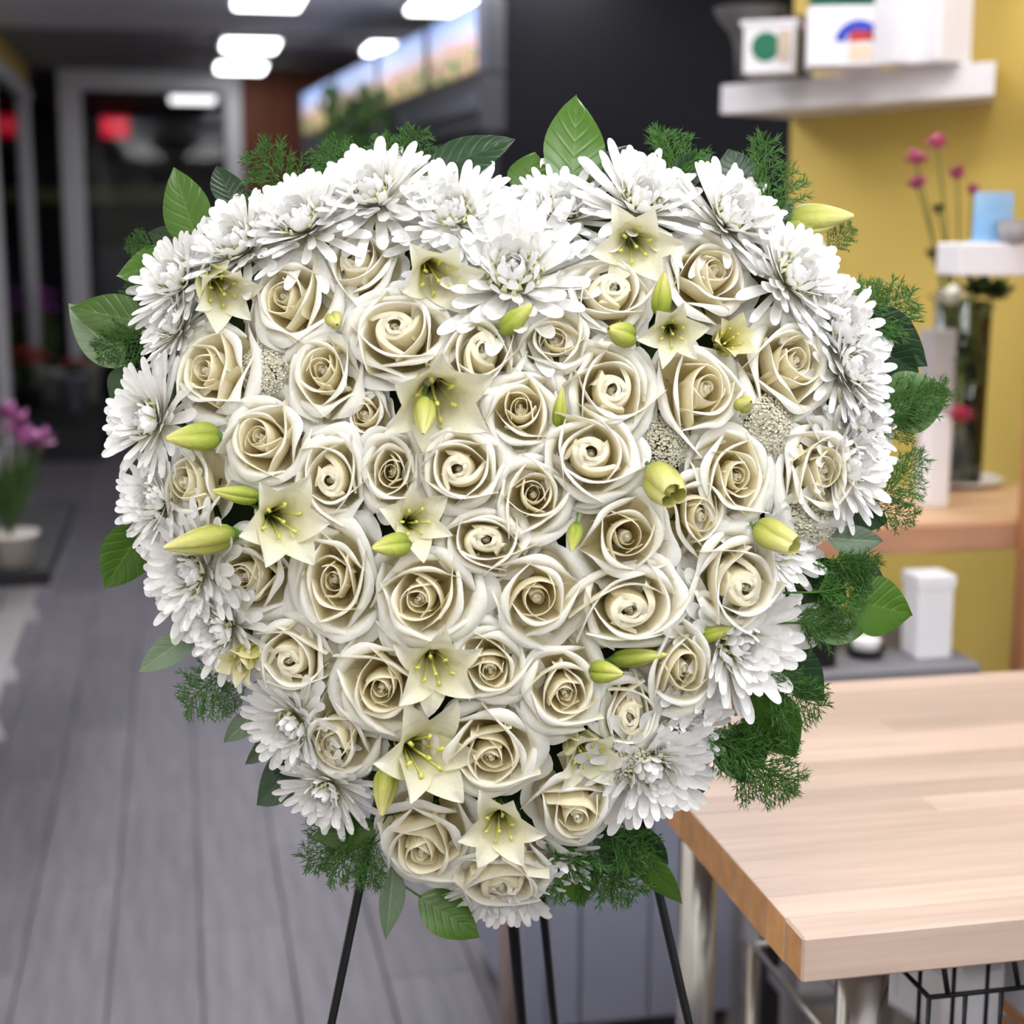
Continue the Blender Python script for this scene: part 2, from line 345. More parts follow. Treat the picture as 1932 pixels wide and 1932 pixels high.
# ------------------------------------------------------------------ cooler with picture header, black wall
mat('cooler_grey', srgb(58, 58, 66), .5); mat('cooler_band', srgb(86, 86, 98), .5); mat('cooler_black', srgb(24, 24, 28), .5)
def picture_mat(name, seed):
    m = bpy.data.materials.new(name); m.use_nodes = True; nt = m.node_tree; N = nt.nodes; L = nt.links; MATS[name] = m
    b = N['Principled BSDF']; tc = N.new('ShaderNodeTexCoord'); sp = N.new('ShaderNodeSeparateXYZ'); L.new(tc.outputs['Generated'], sp.inputs[0])
    sky = N.new('ShaderNodeValToRGB'); e = sky.color_ramp.elements
    e[0].position = 0; e[0].color = srgb(96, 120, 66); e[1].position = 1; e[1].color = srgb(130, 165, 232)
    for p, c in ((.28, srgb(120, 140, 84)), (.42, srgb(214, 176, 172)), (.62, srgb(196, 206, 240))): x = e.new(p); x.color = c
    mp = N.new('ShaderNodeMapping'); mp.inputs['Location'].default_value = (seed, seed*1.7, 0); mp.inputs['Scale'].default_value = (1, 3.5, 1.3); L.new(tc.outputs['Generated'], mp.inputs[0])
    vz = N.new('ShaderNodeTexNoise'); vz.inputs['Scale'].default_value = 3.2; L.new(mp.outputs[0], vz.inputs['Vector'])
    ad = N.new('ShaderNodeMath'); ad.operation = 'MULTIPLY_ADD'; L.new(vz.outputs[0], ad.inputs[0]); ad.inputs[1].default_value = .7
    sb = N.new('ShaderNodeMath'); sb.operation = 'SUBTRACT'; L.new(sp.outputs[2], sb.inputs[0]); sb.inputs[1].default_value = .36
    L.new(sb.outputs[0], ad.inputs[2]); L.new(ad.outputs[0], sky.inputs[0])
    vo = N.new('ShaderNodeTexVoronoi'); vo.inputs['Scale'].default_value = 5; L.new(mp.outputs[0], vo.inputs['Vector'])
    fc = N.new('ShaderNodeValToRGB'); q = fc.color_ramp.elements; q[0].color = srgb(228, 150, 160); q[1].color = srgb(236, 208, 130)
    ss = N.new('ShaderNodeSeparateColor'); L.new(vo.outputs['Color'], ss.inputs[0]); L.new(ss.outputs[0], fc.inputs[0])
    bl = N.new('ShaderNodeMath'); bl.operation = 'LESS_THAN'; L.new(vo.outputs['Distance'], bl.inputs[0]); bl.inputs[1].default_value = .42
    lo = N.new('ShaderNodeMath'); lo.operation = 'LESS_THAN'; L.new(sp.outputs[2], lo.inputs[0]); lo.inputs[1].default_value = .55
    an = N.new('ShaderNodeMath'); an.operation = 'MULTIPLY'; L.new(bl.outputs[0], an.inputs[0]); L.new(lo.outputs[0], an.inputs[1])
    mx = N.new('ShaderNodeMixRGB'); L.new(an.outputs[0], mx.inputs[0]); L.new(sky.outputs[0], mx.inputs[1]); L.new(fc.outputs[0], mx.inputs[2])
    L.new(mx.outputs[0], b.inputs['Base Color']); b.inputs['Roughness'].default_value = .4
    L.new(mx.outputs[0], b.inputs['Emission Color']); b.inputs['Emission Strength'].default_value = .8     # plain header print, given a glow so it looks brighter
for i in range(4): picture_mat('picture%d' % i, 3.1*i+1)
PA, PB = at(902, 64, 6.62), at(566, 216, 11.3)
ztop, zbot = at(900, 2, 6.62).z, at(903, 128, 6.62).z
e = Vector((PB.x-PA.x, PB.y-PA.y, 0)); LEN = e.length; e.normalize(); nrm = Vector((e.y, -e.x, 0))   # away from the aisle
MC = Matrix(((nrm.x, e.x, 0, PA.x), (nrm.y, e.y, 0, PA.y), (0, 0, 1, 0), (0, 0, 0, 1)))
co = empty('flower_cooler', M=MC)
MB().cbox((.03, .02, 0), (.75, LEN, zbot-.26), .01).obj('cooler_body', 'cooler_black', co)
MB().cbox((.01, .0, zbot-.26), (.78, LEN, zbot-.02), .01).obj('cooler_canopy', 'cooler_grey', co)
MB().cbox((-.005, .02, zbot-.17), (.012, LEN-.02, zbot-.09), .004).obj('canopy_band', 'cooler_band', co)
MB().cbox((.03, .0, zbot-.02), (.78, LEN, ztop+.02), .01).obj('header_box', 'cooler_grey', co)
cuts = [0, .20*LEN, .44*LEN, .72*LEN, LEN]
for i in range(4):
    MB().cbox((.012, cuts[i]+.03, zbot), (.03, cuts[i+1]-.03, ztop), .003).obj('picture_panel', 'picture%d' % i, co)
for i in range(5):
    MB().cbox((.0, cuts[i]-.025 if i else 0, zbot-.01), (.034, cuts[i]+.025 if i < 4 else LEN, ztop+.015), .004).obj('header_divider', 'cooler_band', co)
for i in range(4):
    a, b = cuts[i]+.04, cuts[i+1]-.04
    dr = MB().cbox((-.002, a, .15), (.03, b, zbot-.3), .006).obj('cooler_door', 'cooler_grey', co)
    MB().cbox((-.006, a+.06, .25), (-.002, b-.06, zbot-.38), .001).obj('door_glass', 'wall_black', dr)
    MB().tube([(-.04, b-.03, .9), (-.04, b-.03, 1.5)], .012, 8).obj('door_handle', 'chrome', dr)
tag(co, 'tall dark flower cooler with a header of flower meadow pictures', 'cooler')
DW = at(912, 200, 6.75); DE = at(1640, 200, 6.0)
def vwall(name, p, q, z0, z1, th, m):
    p = Vector((p.x, p.y, 0)); q = Vector((q.x, q.y, 0)); d = (q-p).normalized(); n = Vector((-d.y, d.x, 0))*th
    return struct(MB().prism([p, q, q+n, p+n], z0, z1).obj(name, m))
vwall('wall_black', DW, DE, 0, CEIL-.002, .1, 'wall_black')
# yellow wall
W0, W1 = at(1487, 400, 4.0), at(2250, 400, 3.1)
vwall('wall_yellow', W0, W0+(W1-W0)*1.9, 0, CEIL-.002, .12, 'wall_yellow')

# ------------------------------------------------------------------ things on and before the yellow wall
WD = Vector((W1.x-W0.x, W1.y-W0.y, 0)).normalized(); WN = Vector((WD.y, -WD.x, 0))       # along the wall / out into the room
WANG = math.atan2(WD.y, WD.x)
def wallpt(px, py=150):
    r = FWD+RIGHT*((px-966)/FPX)-UP*((py-966)/FPX); rx, ry = r.x, r.y
    # solve W0+s*WD = t*(rx,ry)
    den = WD.x*ry-WD.y*rx; s = -(W0.x*ry-W0.y*rx)/den
    return Vector((W0.x+WD.x*s, W0.y+WD.y*s, 0))
def hgt(py, d, px=1700): return at(px, py, d).z
mat('white_laminate', srgb(232, 228, 232), .5); mat('white_card', srgb(236, 234, 240), .6); mat('beige_card', srgb(205, 188, 168), .7)
mat('green_print', srgb(24, 110, 84), .5); mat('blue_print', srgb(30, 70, 190), .5); mat('red_print', srgb(190, 50, 50), .5); mat('cream_print', srgb(226, 206, 180), .6)
mat('green_satin', srgb(20, 96, 70), .4); mat('felt_grey', srgb(86, 84, 84), .8); mat('black_plastic', srgb(22, 20, 22), .5); mat('red_dark', srgb(110, 34, 24), .6)
mat('blue_card', srgb(96, 170, 230), .5, noise=.5, nscale=6, col2=srgb(196, 220, 240)); mat('grey_card', srgb(168, 164, 168), .6)
P0, P1, P2 = at(1360, 200, 3.8), at(1645, 160, 3.45), at(1877, 150, 3.25)
zs0, zs1 = hgt(193, 3.45, 1645), hgt(134, 3.45, 1645)
b2 = wallpt(1877)+WN*.002; b1 = Vector((W0.x, W0.y, 0))+WN*.002
sh = empty('floating_shelf', (P1.x, P1.y, zs0))
MB().prism([(p.x-P1.x, p.y-P1.y) for p in (P0, P1, P2, b2, b1)], 0, zs1-zs0).obj('shelf_board', 'white_laminate', sh)
MB().cbox((-.02, -.01, -.004), (.02, .01, 0), .001).obj('shelf_fixing', 'white_laminate', sh)
tag(sh, 'thick white floating shelf on the yellow wall holding white boxes', 'shelf')
def wmat(px, d, z, ang=None):
    p = at(px, 500, d); a = WANG if ang is None else ang
    return Matrix.Translation((p.x, p.y, z)) @ Matrix.Rotation(a, 4, 'Z')
def spans(px0, px1, d): return (px1-px0)/FPX*d
ZS = zs1+.0005
# leafy print bin
bw = spans(1392, 1500, 3.55)
o = empty('storage_bin', M=wmat(1446, 3.62, ZS, -.5)); h = .10
MB().prism([(-bw/2*.86, -.06), (bw/2*.86, -.06), (bw/2*.86, .06), (-bw/2*.86, .06)], 0, h).obj('bin_body', 'white_card', o)
MB().cbox((-bw/2, -.065, h), (bw/2, .065, h+.012), .003).obj('bin_rim', 'white_card', o)
MB().lathe([(0, 0), (.032, 0), (.032, .002), (0, .002)], 18).obj('green_patch', 'green_print', o).matrix_basis = Matrix.Translation((-.006, -.0605, .055)) @ Matrix.Rotation(math.pi/2, 4, 'X')
MB().cbox((.02, -.0635, .022), (.048, -.0608, .09), .001).obj('beige_patch', 'beige_card', o)
tag(o, 'small white bin with a round green print at the shelf end', 'bin')
o = empty('white_box', M=wmat(1578, 3.5, ZS, -.35)); bw = spans(1510, 1648, 3.5)
MB().cbox((-bw/2, -.07, 0), (bw/2, .07, .125), .004).obj('box_body', 'white_card', o)
arc = [(.05*math.cos(a), .05*math.sin(a)) for a in [R(10+16*i) for i in range(11)]]+[(.028*math.cos(a), .028*math.sin(a)) for a in [R(170-16*i) for i in range(11)]]
MB().prism(arc, 0, .002).obj('blue_print', 'blue_print', o).matrix_basis = Matrix.Translation((.025, -.0705, .045)) @ Matrix.Rotation(math.pi/2, 4, 'X')
MB().prism([(-.026, .0), (.03, .004), (.028, .022), (-.02, .024)], 0, .002).obj('red_print', 'red_print', o).matrix_basis = Matrix.Translation((.03, -.0705, .05)) @ Matrix.Rotation(math.pi/2, 4, 'X')
MB().prism([(-.024, .0), (.024, .0), (.024, .03), (-.02, .03)], 0, .002).obj('cream_print', 'cream_print', o).matrix_basis = Matrix.Translation((.028, -.0705, .014)) @ Matrix.Rotation(math.pi/2, 4, 'X')
tag(o, 'white box with a blue and red curved print on its front', 'box')
def spool(px, d, z, r, hgt_, m, lab, dx=0):
    o = empty('ribbon_spool', M=wmat(px, d, z))
    MB().lathe([(0, 0), (r, 0), (r, .004), (r*.9, .006), (r*.92, hgt_-.006), (r, hgt_-.004), (r, hgt_), (r*.3, hgt_), (r*.3, hgt_-.01), (0, hgt_-.01)], 24).obj('spool', m, o, True)
    MB().lathe([(r*.91, .007), (r*.96, .01), (r*.96, hgt_-.01), (r*.91, hgt_-.007)], 24).obj('ribbon', m, o, True)
    return tag(o, lab, 'ribbon', 'ribbon spools on the shelf')
spool(1555, 3.52, ZS+.1265, .055, .045, 'green_satin', 'dark green ribbon spool on top of the printed white box')
spool(1618, 3.47, ZS+.1265, .045, .055, 'green_satin', 'taller dark green ribbon spool against the tall white boxes')
for px0, px1, hh, lab in ((1652, 1716, .25, 'tall white box on the shelf beside the printed box'), (1722, 1792, .23, 'tall white box at the open right part of the shelf')):
    d = 3.42-(px0-1650)/70*.03; bw = spans(px0, px1, d)
    o = empty('tall_box', M=wmat((px0+px1)/2, d, ZS))
    MB().cbox((-bw/2, -.05, 0), (bw/2, .05, hh), .003).obj('box_body', 'white_card', o)
    MB().cbox((-bw/2-.002, -.052, hh-.03), (bw/2+.002, .052, hh+.002), .002).obj('box_lid', 'white_card', o)
    tag(o, lab, 'box', 'tall white boxes')
o = empty('grey_bowl', M=wmat(1404, 3.72, ZS)); MB().lathe([(0, 0), (.03, 0), (.035, .07), (.045, .1), (.075, .135), (.08, .15), (.072, .15), (.04, .105), (0, .09)], 24).obj('bowl', 'felt_grey', o, True)
MB().lathe([(.074, .148), (.083, .15), (.083, .156), (.074, .156)], 24).obj('bowl_rim', 'felt_grey', o, True)
tag(o, 'dark grey flared pot at the end of the white shelf', 'pot')
o = empty('dark_red_tin', M=wmat(1488, 3.66, ZS)); MB().lathe([(0, 0), (.04, 0), (.04, .125), (.034, .13), (0, .13)], 20).obj('tin', 'black_plastic', o, True)
MB().lathe([(.0405, .09), (.042, .1), (.042, .12), (.0405, .125)], 20).obj('lid_band', 'red_dark', o, True)
tag(o, 'black tin with a dark red lid band behind the bin', 'tin')

# wooden workbench with a post, plate and vase
mat('bench_wood', srgb(216, 178, 140), .45, noise=.15, nscale=5, stretch=(1, 12, 12)); mat('bench_edge', srgb(190, 140, 110), .55, noise=.15, nscale=5, stretch=(1, 12, 12))
mat('post_wood', srgb(186, 128, 84), .5, noise=.15, nscale=6, stretch=(12, 12, 1))
zb = hgt(988, 2.8, 1780); BP = onz(1905, 975, zb); bl = onz(1560, 1000, zb)
be = empty('workbench', (BP.x, BP.y, 0)); y0 = -.02
XL = bl.x-BP.x-.1
for k in range(4):
    MB().cbox((XL, y0+k*.09, zb-.045), (.34, y0+k*.09+.0885, zb), .002).obj('bench_plank', 'bench_wood', be)
MB().cbox((XL, y0-.022, zb-.05), (.34, y0-.0005, zb-.001), .003).obj('bench_edge', 'bench_edge', be)
MB().cbox((-.010, y0-.072, 0), (.07, y0-.0225, 2.45), .004).obj('bench_post', 'post_wood', be)
MB().cbox((.28, y0+.35, 0), (.34, y0+.40, 2.45), .004).obj('bench_post', 'post_wood', be)
zr = hgt(112, 2.95, 1880)
MB().cbox((.0705, y0-.06, zr-.02), (.34, y0-.03, zr+.02), .003).obj('bench_rail', 'post_wood', be)
for xx in (XL+.03, -.28): MB().cbox((xx, y0+.27, 0), (xx+.035, y0+.305, zb-.0455), .003).obj('bench_leg', 'black_plastic', be)
for xx in (XL+.03, .30): MB().cbox((xx, y0+.01, 0), (xx+.035, y0+.045, zb-.0455), .003).obj('bench_leg', 'black_plastic', be)
tag(be, 'wooden workbench with a tall wooden post carrying a vase', 'bench')
mat('porcelain', srgb(238, 236, 238), .25); mat('dark_plate', srgb(110, 118, 116), .3)
def onb(px, py, z): return onz(px, py, z)
pc = onb(1828, 922, zb)
pl = MB().lathe([(0, 0), (.05, 0), (.085, .01), (.092, .016), (.085, .014), (.05, .006), (0, .006)], 32).obj('serving_plate', 'porcelain', None, True)
pl.location = (pc.x, pc.y+.05, zb+.0005); tag(pl, 'round white plate under the glass vase on the bench', 'plate')
glass_mat('vase_glass', (.86, .9, .84, 1)); VZ = zb+.0075
vp = Vector((pc.x+.0, pc.y+.06, VZ))
vs = empty('glass_vase', tuple(vp)); VH = hgt(575, 3.0, 1830)-VZ
MB().lathe([(0, 0), (.05, 0), (.052, .01), (.056, VH), (.053, VH), (.049, .014), (0, .012)], 28).obj('vase_body', 'vase_glass', vs, True)
MB().lathe([(.047, .013), (.049, .02), (.05, .0305), (0, .031)], 20).obj('vase_foot', 'dark_plate', vs, True)
tag(vs, 'tall clear glass vase of green stems on the bench', 'vase')
mat('stem_dark', srgb(104, 116, 62), .6); mat('leaf_plain', srgb(52, 74, 34), .6); mat('pink_bloom', srgb(206, 104, 150), .6, var=.15); mat('white_bloom', srgb(228, 228, 220), .6); mat('pink_deep', srgb(200, 80, 110), .6)
def blossom(mb, c, r, n=9, mi=1):
    c = Vector(c)
    for k in range(n):
        a = 2*math.pi*k/n+rng.random(); el = rng.uniform(.0, 1.1)
        d = Vector((math.cos(a)*math.cos(el), math.sin(a)*math.cos(el), math.sin(el))); u = d.cross(Vector((0, 0, 1))).normalized()*r*.32
        p1 = c+d*r*.6; p2 = c+d*r
        mb.add([c, p1-u, p2, p1+u], [(0, 1, 2, 3)], mi)
def vase_stem(px, py, d, rr, m, lab, foot, leaves=5):
    top = at(px, py, d); b = vp+Vector(foot); mid = Vector((vp.x, vp.y, VZ+VH))*.55+Vector((top.x, top.y, VZ+VH*1.1))*.45
    mid.x = vp.x+(mid.x-vp.x)*.5; mid.y = vp.y+(mid.y-vp.y)*.5
    o = empty('cut_flower', tuple(b)); L = lambda p: Vector(p)-b
    pts = []
    for i in range(9):
        t = i/8; pts.append(L(b)*(1-t)**2+L(mid)*2*t*(1-t)+L(top)*t*t)
    MB().tube(pts, .0022, 6).obj('stalk', 'stem_dark', o, True)
    lf = MB()
    for k in range(leaves):
        p = pts[2+k % 6]; a = rng.random()*6.28; dd = Vector((math.cos(a), math.sin(a), rng.uniform(.3, 1))).normalized()*.05; u = dd.cross(Vector((0, 0, 1))).normalized()*.01
        lf.add([p, p+dd*.5-u, p+dd, p+dd*.5+u], [(0, 1, 2, 3)])
    q = lf.obj('foliage', 'leaf_plain', o); q['kind'] = 'stuff'
    fb = MB(); blossom(fb, (0, 0, 0), rr*1.5, 16, 0); blossom(fb, (0, 0, .004), rr, 12, 0); blossom(fb, (0, 0, -.006), rr*1.2, 10, 0)
    fo = fb.obj('blossom', m, o); fo.location = L(top)
    tag(o, lab, 'flower', 'cut flowers in the glass vase')
for px, py, d, rr, m, lab, ft in ((1728, 305, 3.02, .020, 'pink_bloom', 'pink carnation stem leaning out of the vase over the yellow wall', (-.02, -.01, .035)),
        (1768, 275, 3.06, .020, 'pink_bloom', 'tallest pale pink flower stem in the vase', (-.01, .01, .035)),
        (1730, 352, 2.98, .018, 'pink_bloom', 'lower mauve flower stem leaning left from the vase', (.0, -.02, .035)),
        (1806, 332, 3.04, .017, 'pink_bloom', 'mauve flower stem rising above the blue card', (.01, .02, .035)),
        (1836, 362, 3.06, .014, 'pink_bloom', 'small pink flower stem beside the blue card', (.02, .0, .035)),
        (1770, 398, 3.0, .012, 'leaf_plain', 'closed green bud stem in the middle of the vase bunch', (.02, .015, .035)),
        (1756, 482, 2.97, .011, 'leaf_plain', 'short closed green bud stem leaning from the vase', (.015, -.02, .035)),
        (1792, 570, 2.93, .026, 'white_bloom', 'white flower low at the vase mouth', (-.015, -.02, .035)),
        (1846, 555, 2.98, .032, 'leaf_plain', 'dense green leafy sprig at the vase mouth', (.02, -.01, .035)),
        (1880, 560, 2.98, .03, 'leaf_plain', 'dark leafy sprig spilling right of the vase mouth', (.03, .01, .035)),
        (1812, 790, 2.93, .022, 'pink_deep', 'deep pink bloom hanging low before the vase', (-.02, -.025, .035))):
    vase_stem(px, py, d, rr, m, lab, ft, 4 if py < 500 else 9)
for px0, px1, py0, d, m, lab in ((1735, 1785, 620, 3.12, 'grey_card', 'tall grey card box standing behind the vase'), (1742, 1782, 785, 2.97, 'white_card', 'narrow white box standing on the bench beside the vase')):
    p = at((px0+px1)/2, 880, d); h = at((px0+px1)/2, py0, d).z-zb; wd_ = spans(px0, px1, d)
    o = empty('card_box', (p.x, p.y, zb+.0005)); MB().cbox((-wd_/2, -.025, 0), (wd_/2, .025, h), .002).obj('box_body', m, o)
    MB().cbox((-wd_/2-.001, -.026, h-.012), (wd_/2+.001, .026, h+.001), .001).obj('box_flap', m, o); tag(o, lab, 'box')
# little shelf by the post with a blue card
yb0 = BP.y-.02-.0222; p = Vector((0, yb0+.045, 0)); dq = (Vector((BP.x, yb0, 1.5))-CAM).dot(FWD)
zq = at(1858, 520, dq).z; zq1 = at(1858, 458, dq).z; xl = at(1796, 490, dq).x; p.x = (xl+BP.x)/2
s2 = empty('bracket_shelf', (p.x, p.y, zq))
MB().cbox((xl-p.x, -.045, 0), (BP.x+.05-p.x, .045, zq1-zq), .003).obj('shelf_board', 'white_laminate', s2)
MB().cbox((BP.x+.01-p.x, -.044, -.03), (BP.x+.045-p.x, .0, 0), .002).obj('shelf_bracket', 'white_laminate', s2)
tag(s2, 'small white bracket shelf beside the wooden post', 'shelf')
zt = zq1+.0005
o = empty('blue_card', (p.x+.01, p.y+.0, zt)); MB().cbox((-.037, -.0015, 0), (.037, .0015, .086), .0005).obj('card', 'blue_card', o); MB().cbox((-.03, .0015, 0), (.03, .035, .003), .0005).obj('card_foot', 'blue_card', o)
tag(o, 'sky blue printed card propped on the small white shelf', 'card')
o = empty('grey_tray', (p.x+.03, p.y-.035, zt)); MB().lathe([(0, 0), (.02, 0), (.026, .02), (.028, .035), (.024, .035), (.02, .006), (0, .006)], 18).obj('cup', 'grey_card', o, True)
MB().lathe([(.024, .034), (.029, .034), (.029, .038), (.024, .038)], 18).obj('cup_rim', 'grey_card', o, True); tag(o, 'small grey cup standing before the blue card', 'cup')

# grey cart with boxes behind the table
mat('cart_grey', srgb(128, 126, 134), .5)
zc = hgt(1250, 2.75, 1700); c0 = onz(1500, 1272, zc); c1 = onz(1862, 1255, zc)
ca = empty('utility_cart', (c0.x, c0.y, 0)); cw = c1.x-c0.x
MB().cbox((0, 0, zc-.035), (cw, .30, zc), .006).obj('cart_top', 'cart_grey', ca)
MB().cbox((.02, .02, .2), (cw-.02, .28, .225), .004).obj('cart_shelf', 'cart_grey', ca)
for sx in (.0, cw-.025):
    for sy in (.0, .275): MB().cbox((sx, sy, 0), (sx+.025, sy+.025, zc-.036), .003).obj('cart_leg', 'cart_grey', ca)
tag(ca, 'grey utility cart under the workbench behind the table', 'cart')
o = empty('white_carton', tuple(onz(1752, 1238, zc+.0005))); MB().cbox((-.033, -.02, 0), (.033, .045, .145), .003).obj('carton_body', 'white_card', o); MB().cbox((-.035, -.022, .125), (.035, .047, .148), .002).obj('carton_lid', 'white_card', o); tag(o, 'white upright carton standing on the grey cart', 'box')
o = empty('black_dish', tuple(onz(1632, 1238, zc+.0005))); MB().lathe([(0, 0), (.028, 0), (.036, .018), (.033, .018), (.026, .004), (0, .004)], 22).obj('dish', 'black_plastic', o, True)
MB().lathe([(0, .006), (.022, .008), (.027, .03), (.024, .036), (0, .038)], 18).obj('white_cake', 'porcelain', o, True); tag(o, 'black dish holding a white block on the grey cart', 'dish')
o = empty('black_case', tuple(onz(1546, 1262, zc+.0005))); MB().cbox((-.032, 0, 0), (.032, .06, .045), .004).obj('case_body', 'black_plastic', o); MB().cbox((-.033, -.001, .034), (.033, .061, .047), .003).obj('case_lid', 'black_plastic', o); tag(o, 'small black case at the left end of the grey cart', 'case')

# ------------------------------------------------------------------ butcher block table
mat('stave', srgb(200, 177, 162), .38, var=.16, noise=.16, nscale=4, stretch=(1.2, 22, 22)); mat('stave_end', srgb(214, 158, 104), .6, var=.2, noise=.2, nscale=40)
TZ = .914; K = onz(1515, 1770, TZ); TH = .046
tb = empty('butcher_block_table', (K.x, K.y, 0)); DEP = onz(1560, 1288, TZ).y-K.y; NS = 17; sw = DEP/NS
for k in range(NS):
    cut = rng.uniform(.25, 1.35); segs = [(0, cut), (cut, 1.7)] if rng.random() < .75 else [(0, 1.7)]
    for a, b in segs:
        MB().cbox((a+(.0002 if a else 0), k*sw, TZ-TH), (b, (k+1)*sw-.0003, TZ), .0007 if k else .0025, 0, 1).obj('stave', ['stave', 'stave_end'], tb)
LR = .0265
for lx, ly in ((.10, .085), (.135, DEP-.085), (1.6, .085), (1.6, DEP-.085)):
    MB().tube([(lx, ly, 0), (lx, ly, TZ-TH-.0005)], LR, 24).obj('table_leg', 'chrome', tb, True)
for ly in (.085, DEP-.085): MB().cbox((.14, ly-.012, TZ-TH-.03), (1.58, ly+.012, TZ-TH-.001), .002).obj('table_rail', 'steel', tb)
tag(tb, 'maple butcher block work table on round chrome legs', 'table')
# wire shelf, basket and goods beneath
def wire_shelf(name, x0, x1, yy0, yy1, z, lab, n=22, th=.0028, side=.0):
    o = empty(name, (K.x, K.y, 0)); fr = MB()
    for a, b in (((x0, yy0), (x1, yy0)), ((x1, yy0), (x1, yy1)), ((x1, yy1), (x0, yy1)), ((x0, yy1), (x0, yy0))):
        fr.tube([(*a, z), (*b, z)], .0045, 8)
        if side: fr.tube([(*a, z+side), (*b, z+side)], .004, 8)
    if side:
        for a in ((x0, yy0), (x1, yy0), (x1, yy1), (x0, yy1)): fr.tube([(*a, z), (*a, z+side)], .004, 8)
    fr.obj('wire_frame', 'chrome', o, True)
    rod = MB().tube([(0, yy0, 0), (0, yy1, 0)], th, 6).mesh('rod', 'chrome', True)
    for i in range(1, n): link('rod', rod, o, Matrix.Translation((x0+(x1-x0)*i/n, 0, z)))
    for sx, sy in ((x0, yy0), (x1, yy0), (x0, yy1), (x1, yy1)): MB().tube([(sx, sy, 0), (sx, sy, z)], .007, 8).obj('rack_post', 'steel', o, True)
    tag(o, lab, 'rack'); return o
wire_shelf('wire_rack', .19, 1.5, .14, DEP-.16, .60, 'chrome wire shelf with thin rods under the butcher block table')
# black wire basket hanging below the front of the table
mat('plastic_wrap', srgb(220, 220, 226), .4, noise=.2, nscale=14); mat('red_pack', srgb(206, 76, 84), .5)
bk_ = empty('wire_basket', (K.x, K.y, 0)); bx0, bx1, by0, by1, bz0, bz1 = .145, .26, .03, .125, .70, .825
for zz in (bz1, bz0):
    f = MB().tube([(bx0, by0, zz), (bx1, by0, zz), (bx1+.03, by1, zz), (bx0, by1, zz), (bx0, by0, zz)], .0026, 8); f.obj('basket_hoop', 'black_wire', bk_, True)
for i in range(4):
    x = bx0+(bx1-bx0)*i/3; MB().tube([(x, by0, bz1), (x, by0, bz0), (x, by1, bz0), (x, by1, bz1)], .0026, 8).obj('basket_rod', 'black_wire', bk_, True)
for x in (bx0+.02, bx1-.02): MB().tube([(x, by0, bz1), (x, by0+.02, TZ-TH-.002), (x, by1-.02, TZ-TH-.002), (x, by1, bz1)], .003, 6).obj('basket_hook', 'black_wire', bk_, True)
tag(bk_, 'black wire basket hanging under the front of the table', 'basket')
def pack(x, y, z, dx, dy, dz, rz, m, lab, cat='pack'):
    o = empty('goods_pack', M=Matrix.Translation((K.x+x, K.y+y, z)) @ Matrix.Rotation(rz, 4, 'Z'))
    MB().cbox((-dx/2, -dy/2, 0), (dx/2, dy/2, dz), min(dx, dy, dz)*.2).obj('pack_body', m, o)
    MB().cbox((-dx/2-.003, -.008, dz*.3), (dx/2+.003, .008, dz*1.02), .002).obj('pack_seam', m, o); return tag(o, lab, cat)
ZR = .6045
pack(.27, .22, ZR, .08, .12, .05, .6, 'red_pack', 'red wrapped pack on the wire shelf under the table')
pack(.33, .40, ZR, .10, .2, .11, .3, 'plastic_wrap', 'white plastic wrapped pack behind the red pack')
pack(.52, .3, ZR, .2, .2, .14, .1, 'plastic_wrap', 'large white plastic pack on the wire shelf by the basket')
mat('blue_tub', srgb(120, 136, 180), .5)
pack(.86, .3, ZR, .34, .28, .2, 0, 'blue_tub', 'pale blue plastic tub on the wire shelf under the table', 'tub')
# grey cabinet with a steel corner post behind the easel
mat('cabinet_grey', srgb(150, 154, 176), .55, noise=.06, nscale=2)
q = onz(985, 1932, .35); cz = 2.9
g0 = at(983, 1700, 2.95); g1 = at(1420, 1700, 2.95)
gc = empty('grey_cabinet', (g0.x, g0.y, 0)); gw = .44
MB().cbox((0, .02, .06), (gw, .5, .80), .004).obj('cabinet_body', 'cabinet_grey', gc)
xx = [0, .05, .115, .25, .345, gw]
for i in range(5): MB().cbox((xx[i]+.002, 0, .07), (xx[i+1]-.002, .0195, .795), .003).obj('cabinet_panel', 'cabinet_grey', gc)
for sx in (.05, gw-.1):
    for sy in (.06, .42): MB().cbox((sx, sy, 0), (sx+.04, sy+.04, .06), .003).obj('cabinet_foot', 'black_plastic', gc)
MB().cbox((-.005, -.005, .80), (gw+.005, .505, .825), .004).obj('cabinet_top', 'cabinet_grey', gc)
tag(gc, 'blue grey panelled cabinet standing behind the easel', 'cabinet')
mat('pink_steel', srgb(196, 178, 172), .3, metal=.7)
pp = at(958, 1800, 2.86); po = empty('steel_post', (pp.x, pp.y, 0))
MB().tube([(0, 0, 0), (0, 0, .86)], .0165, 20).obj('post_tube', 'pink_steel', po, True); MB().tube([(0, 0, 0), (0, 0, .02)], .026, 20).obj('post_foot', 'black_plastic', po, True)
MB().tube([(0, 0, .86), (0, 0, .875)], .02, 20).obj('post_cap', 'black_plastic', po, True)
tag(po, 'slim steel post standing at the corner of the grey cabinet', 'post')

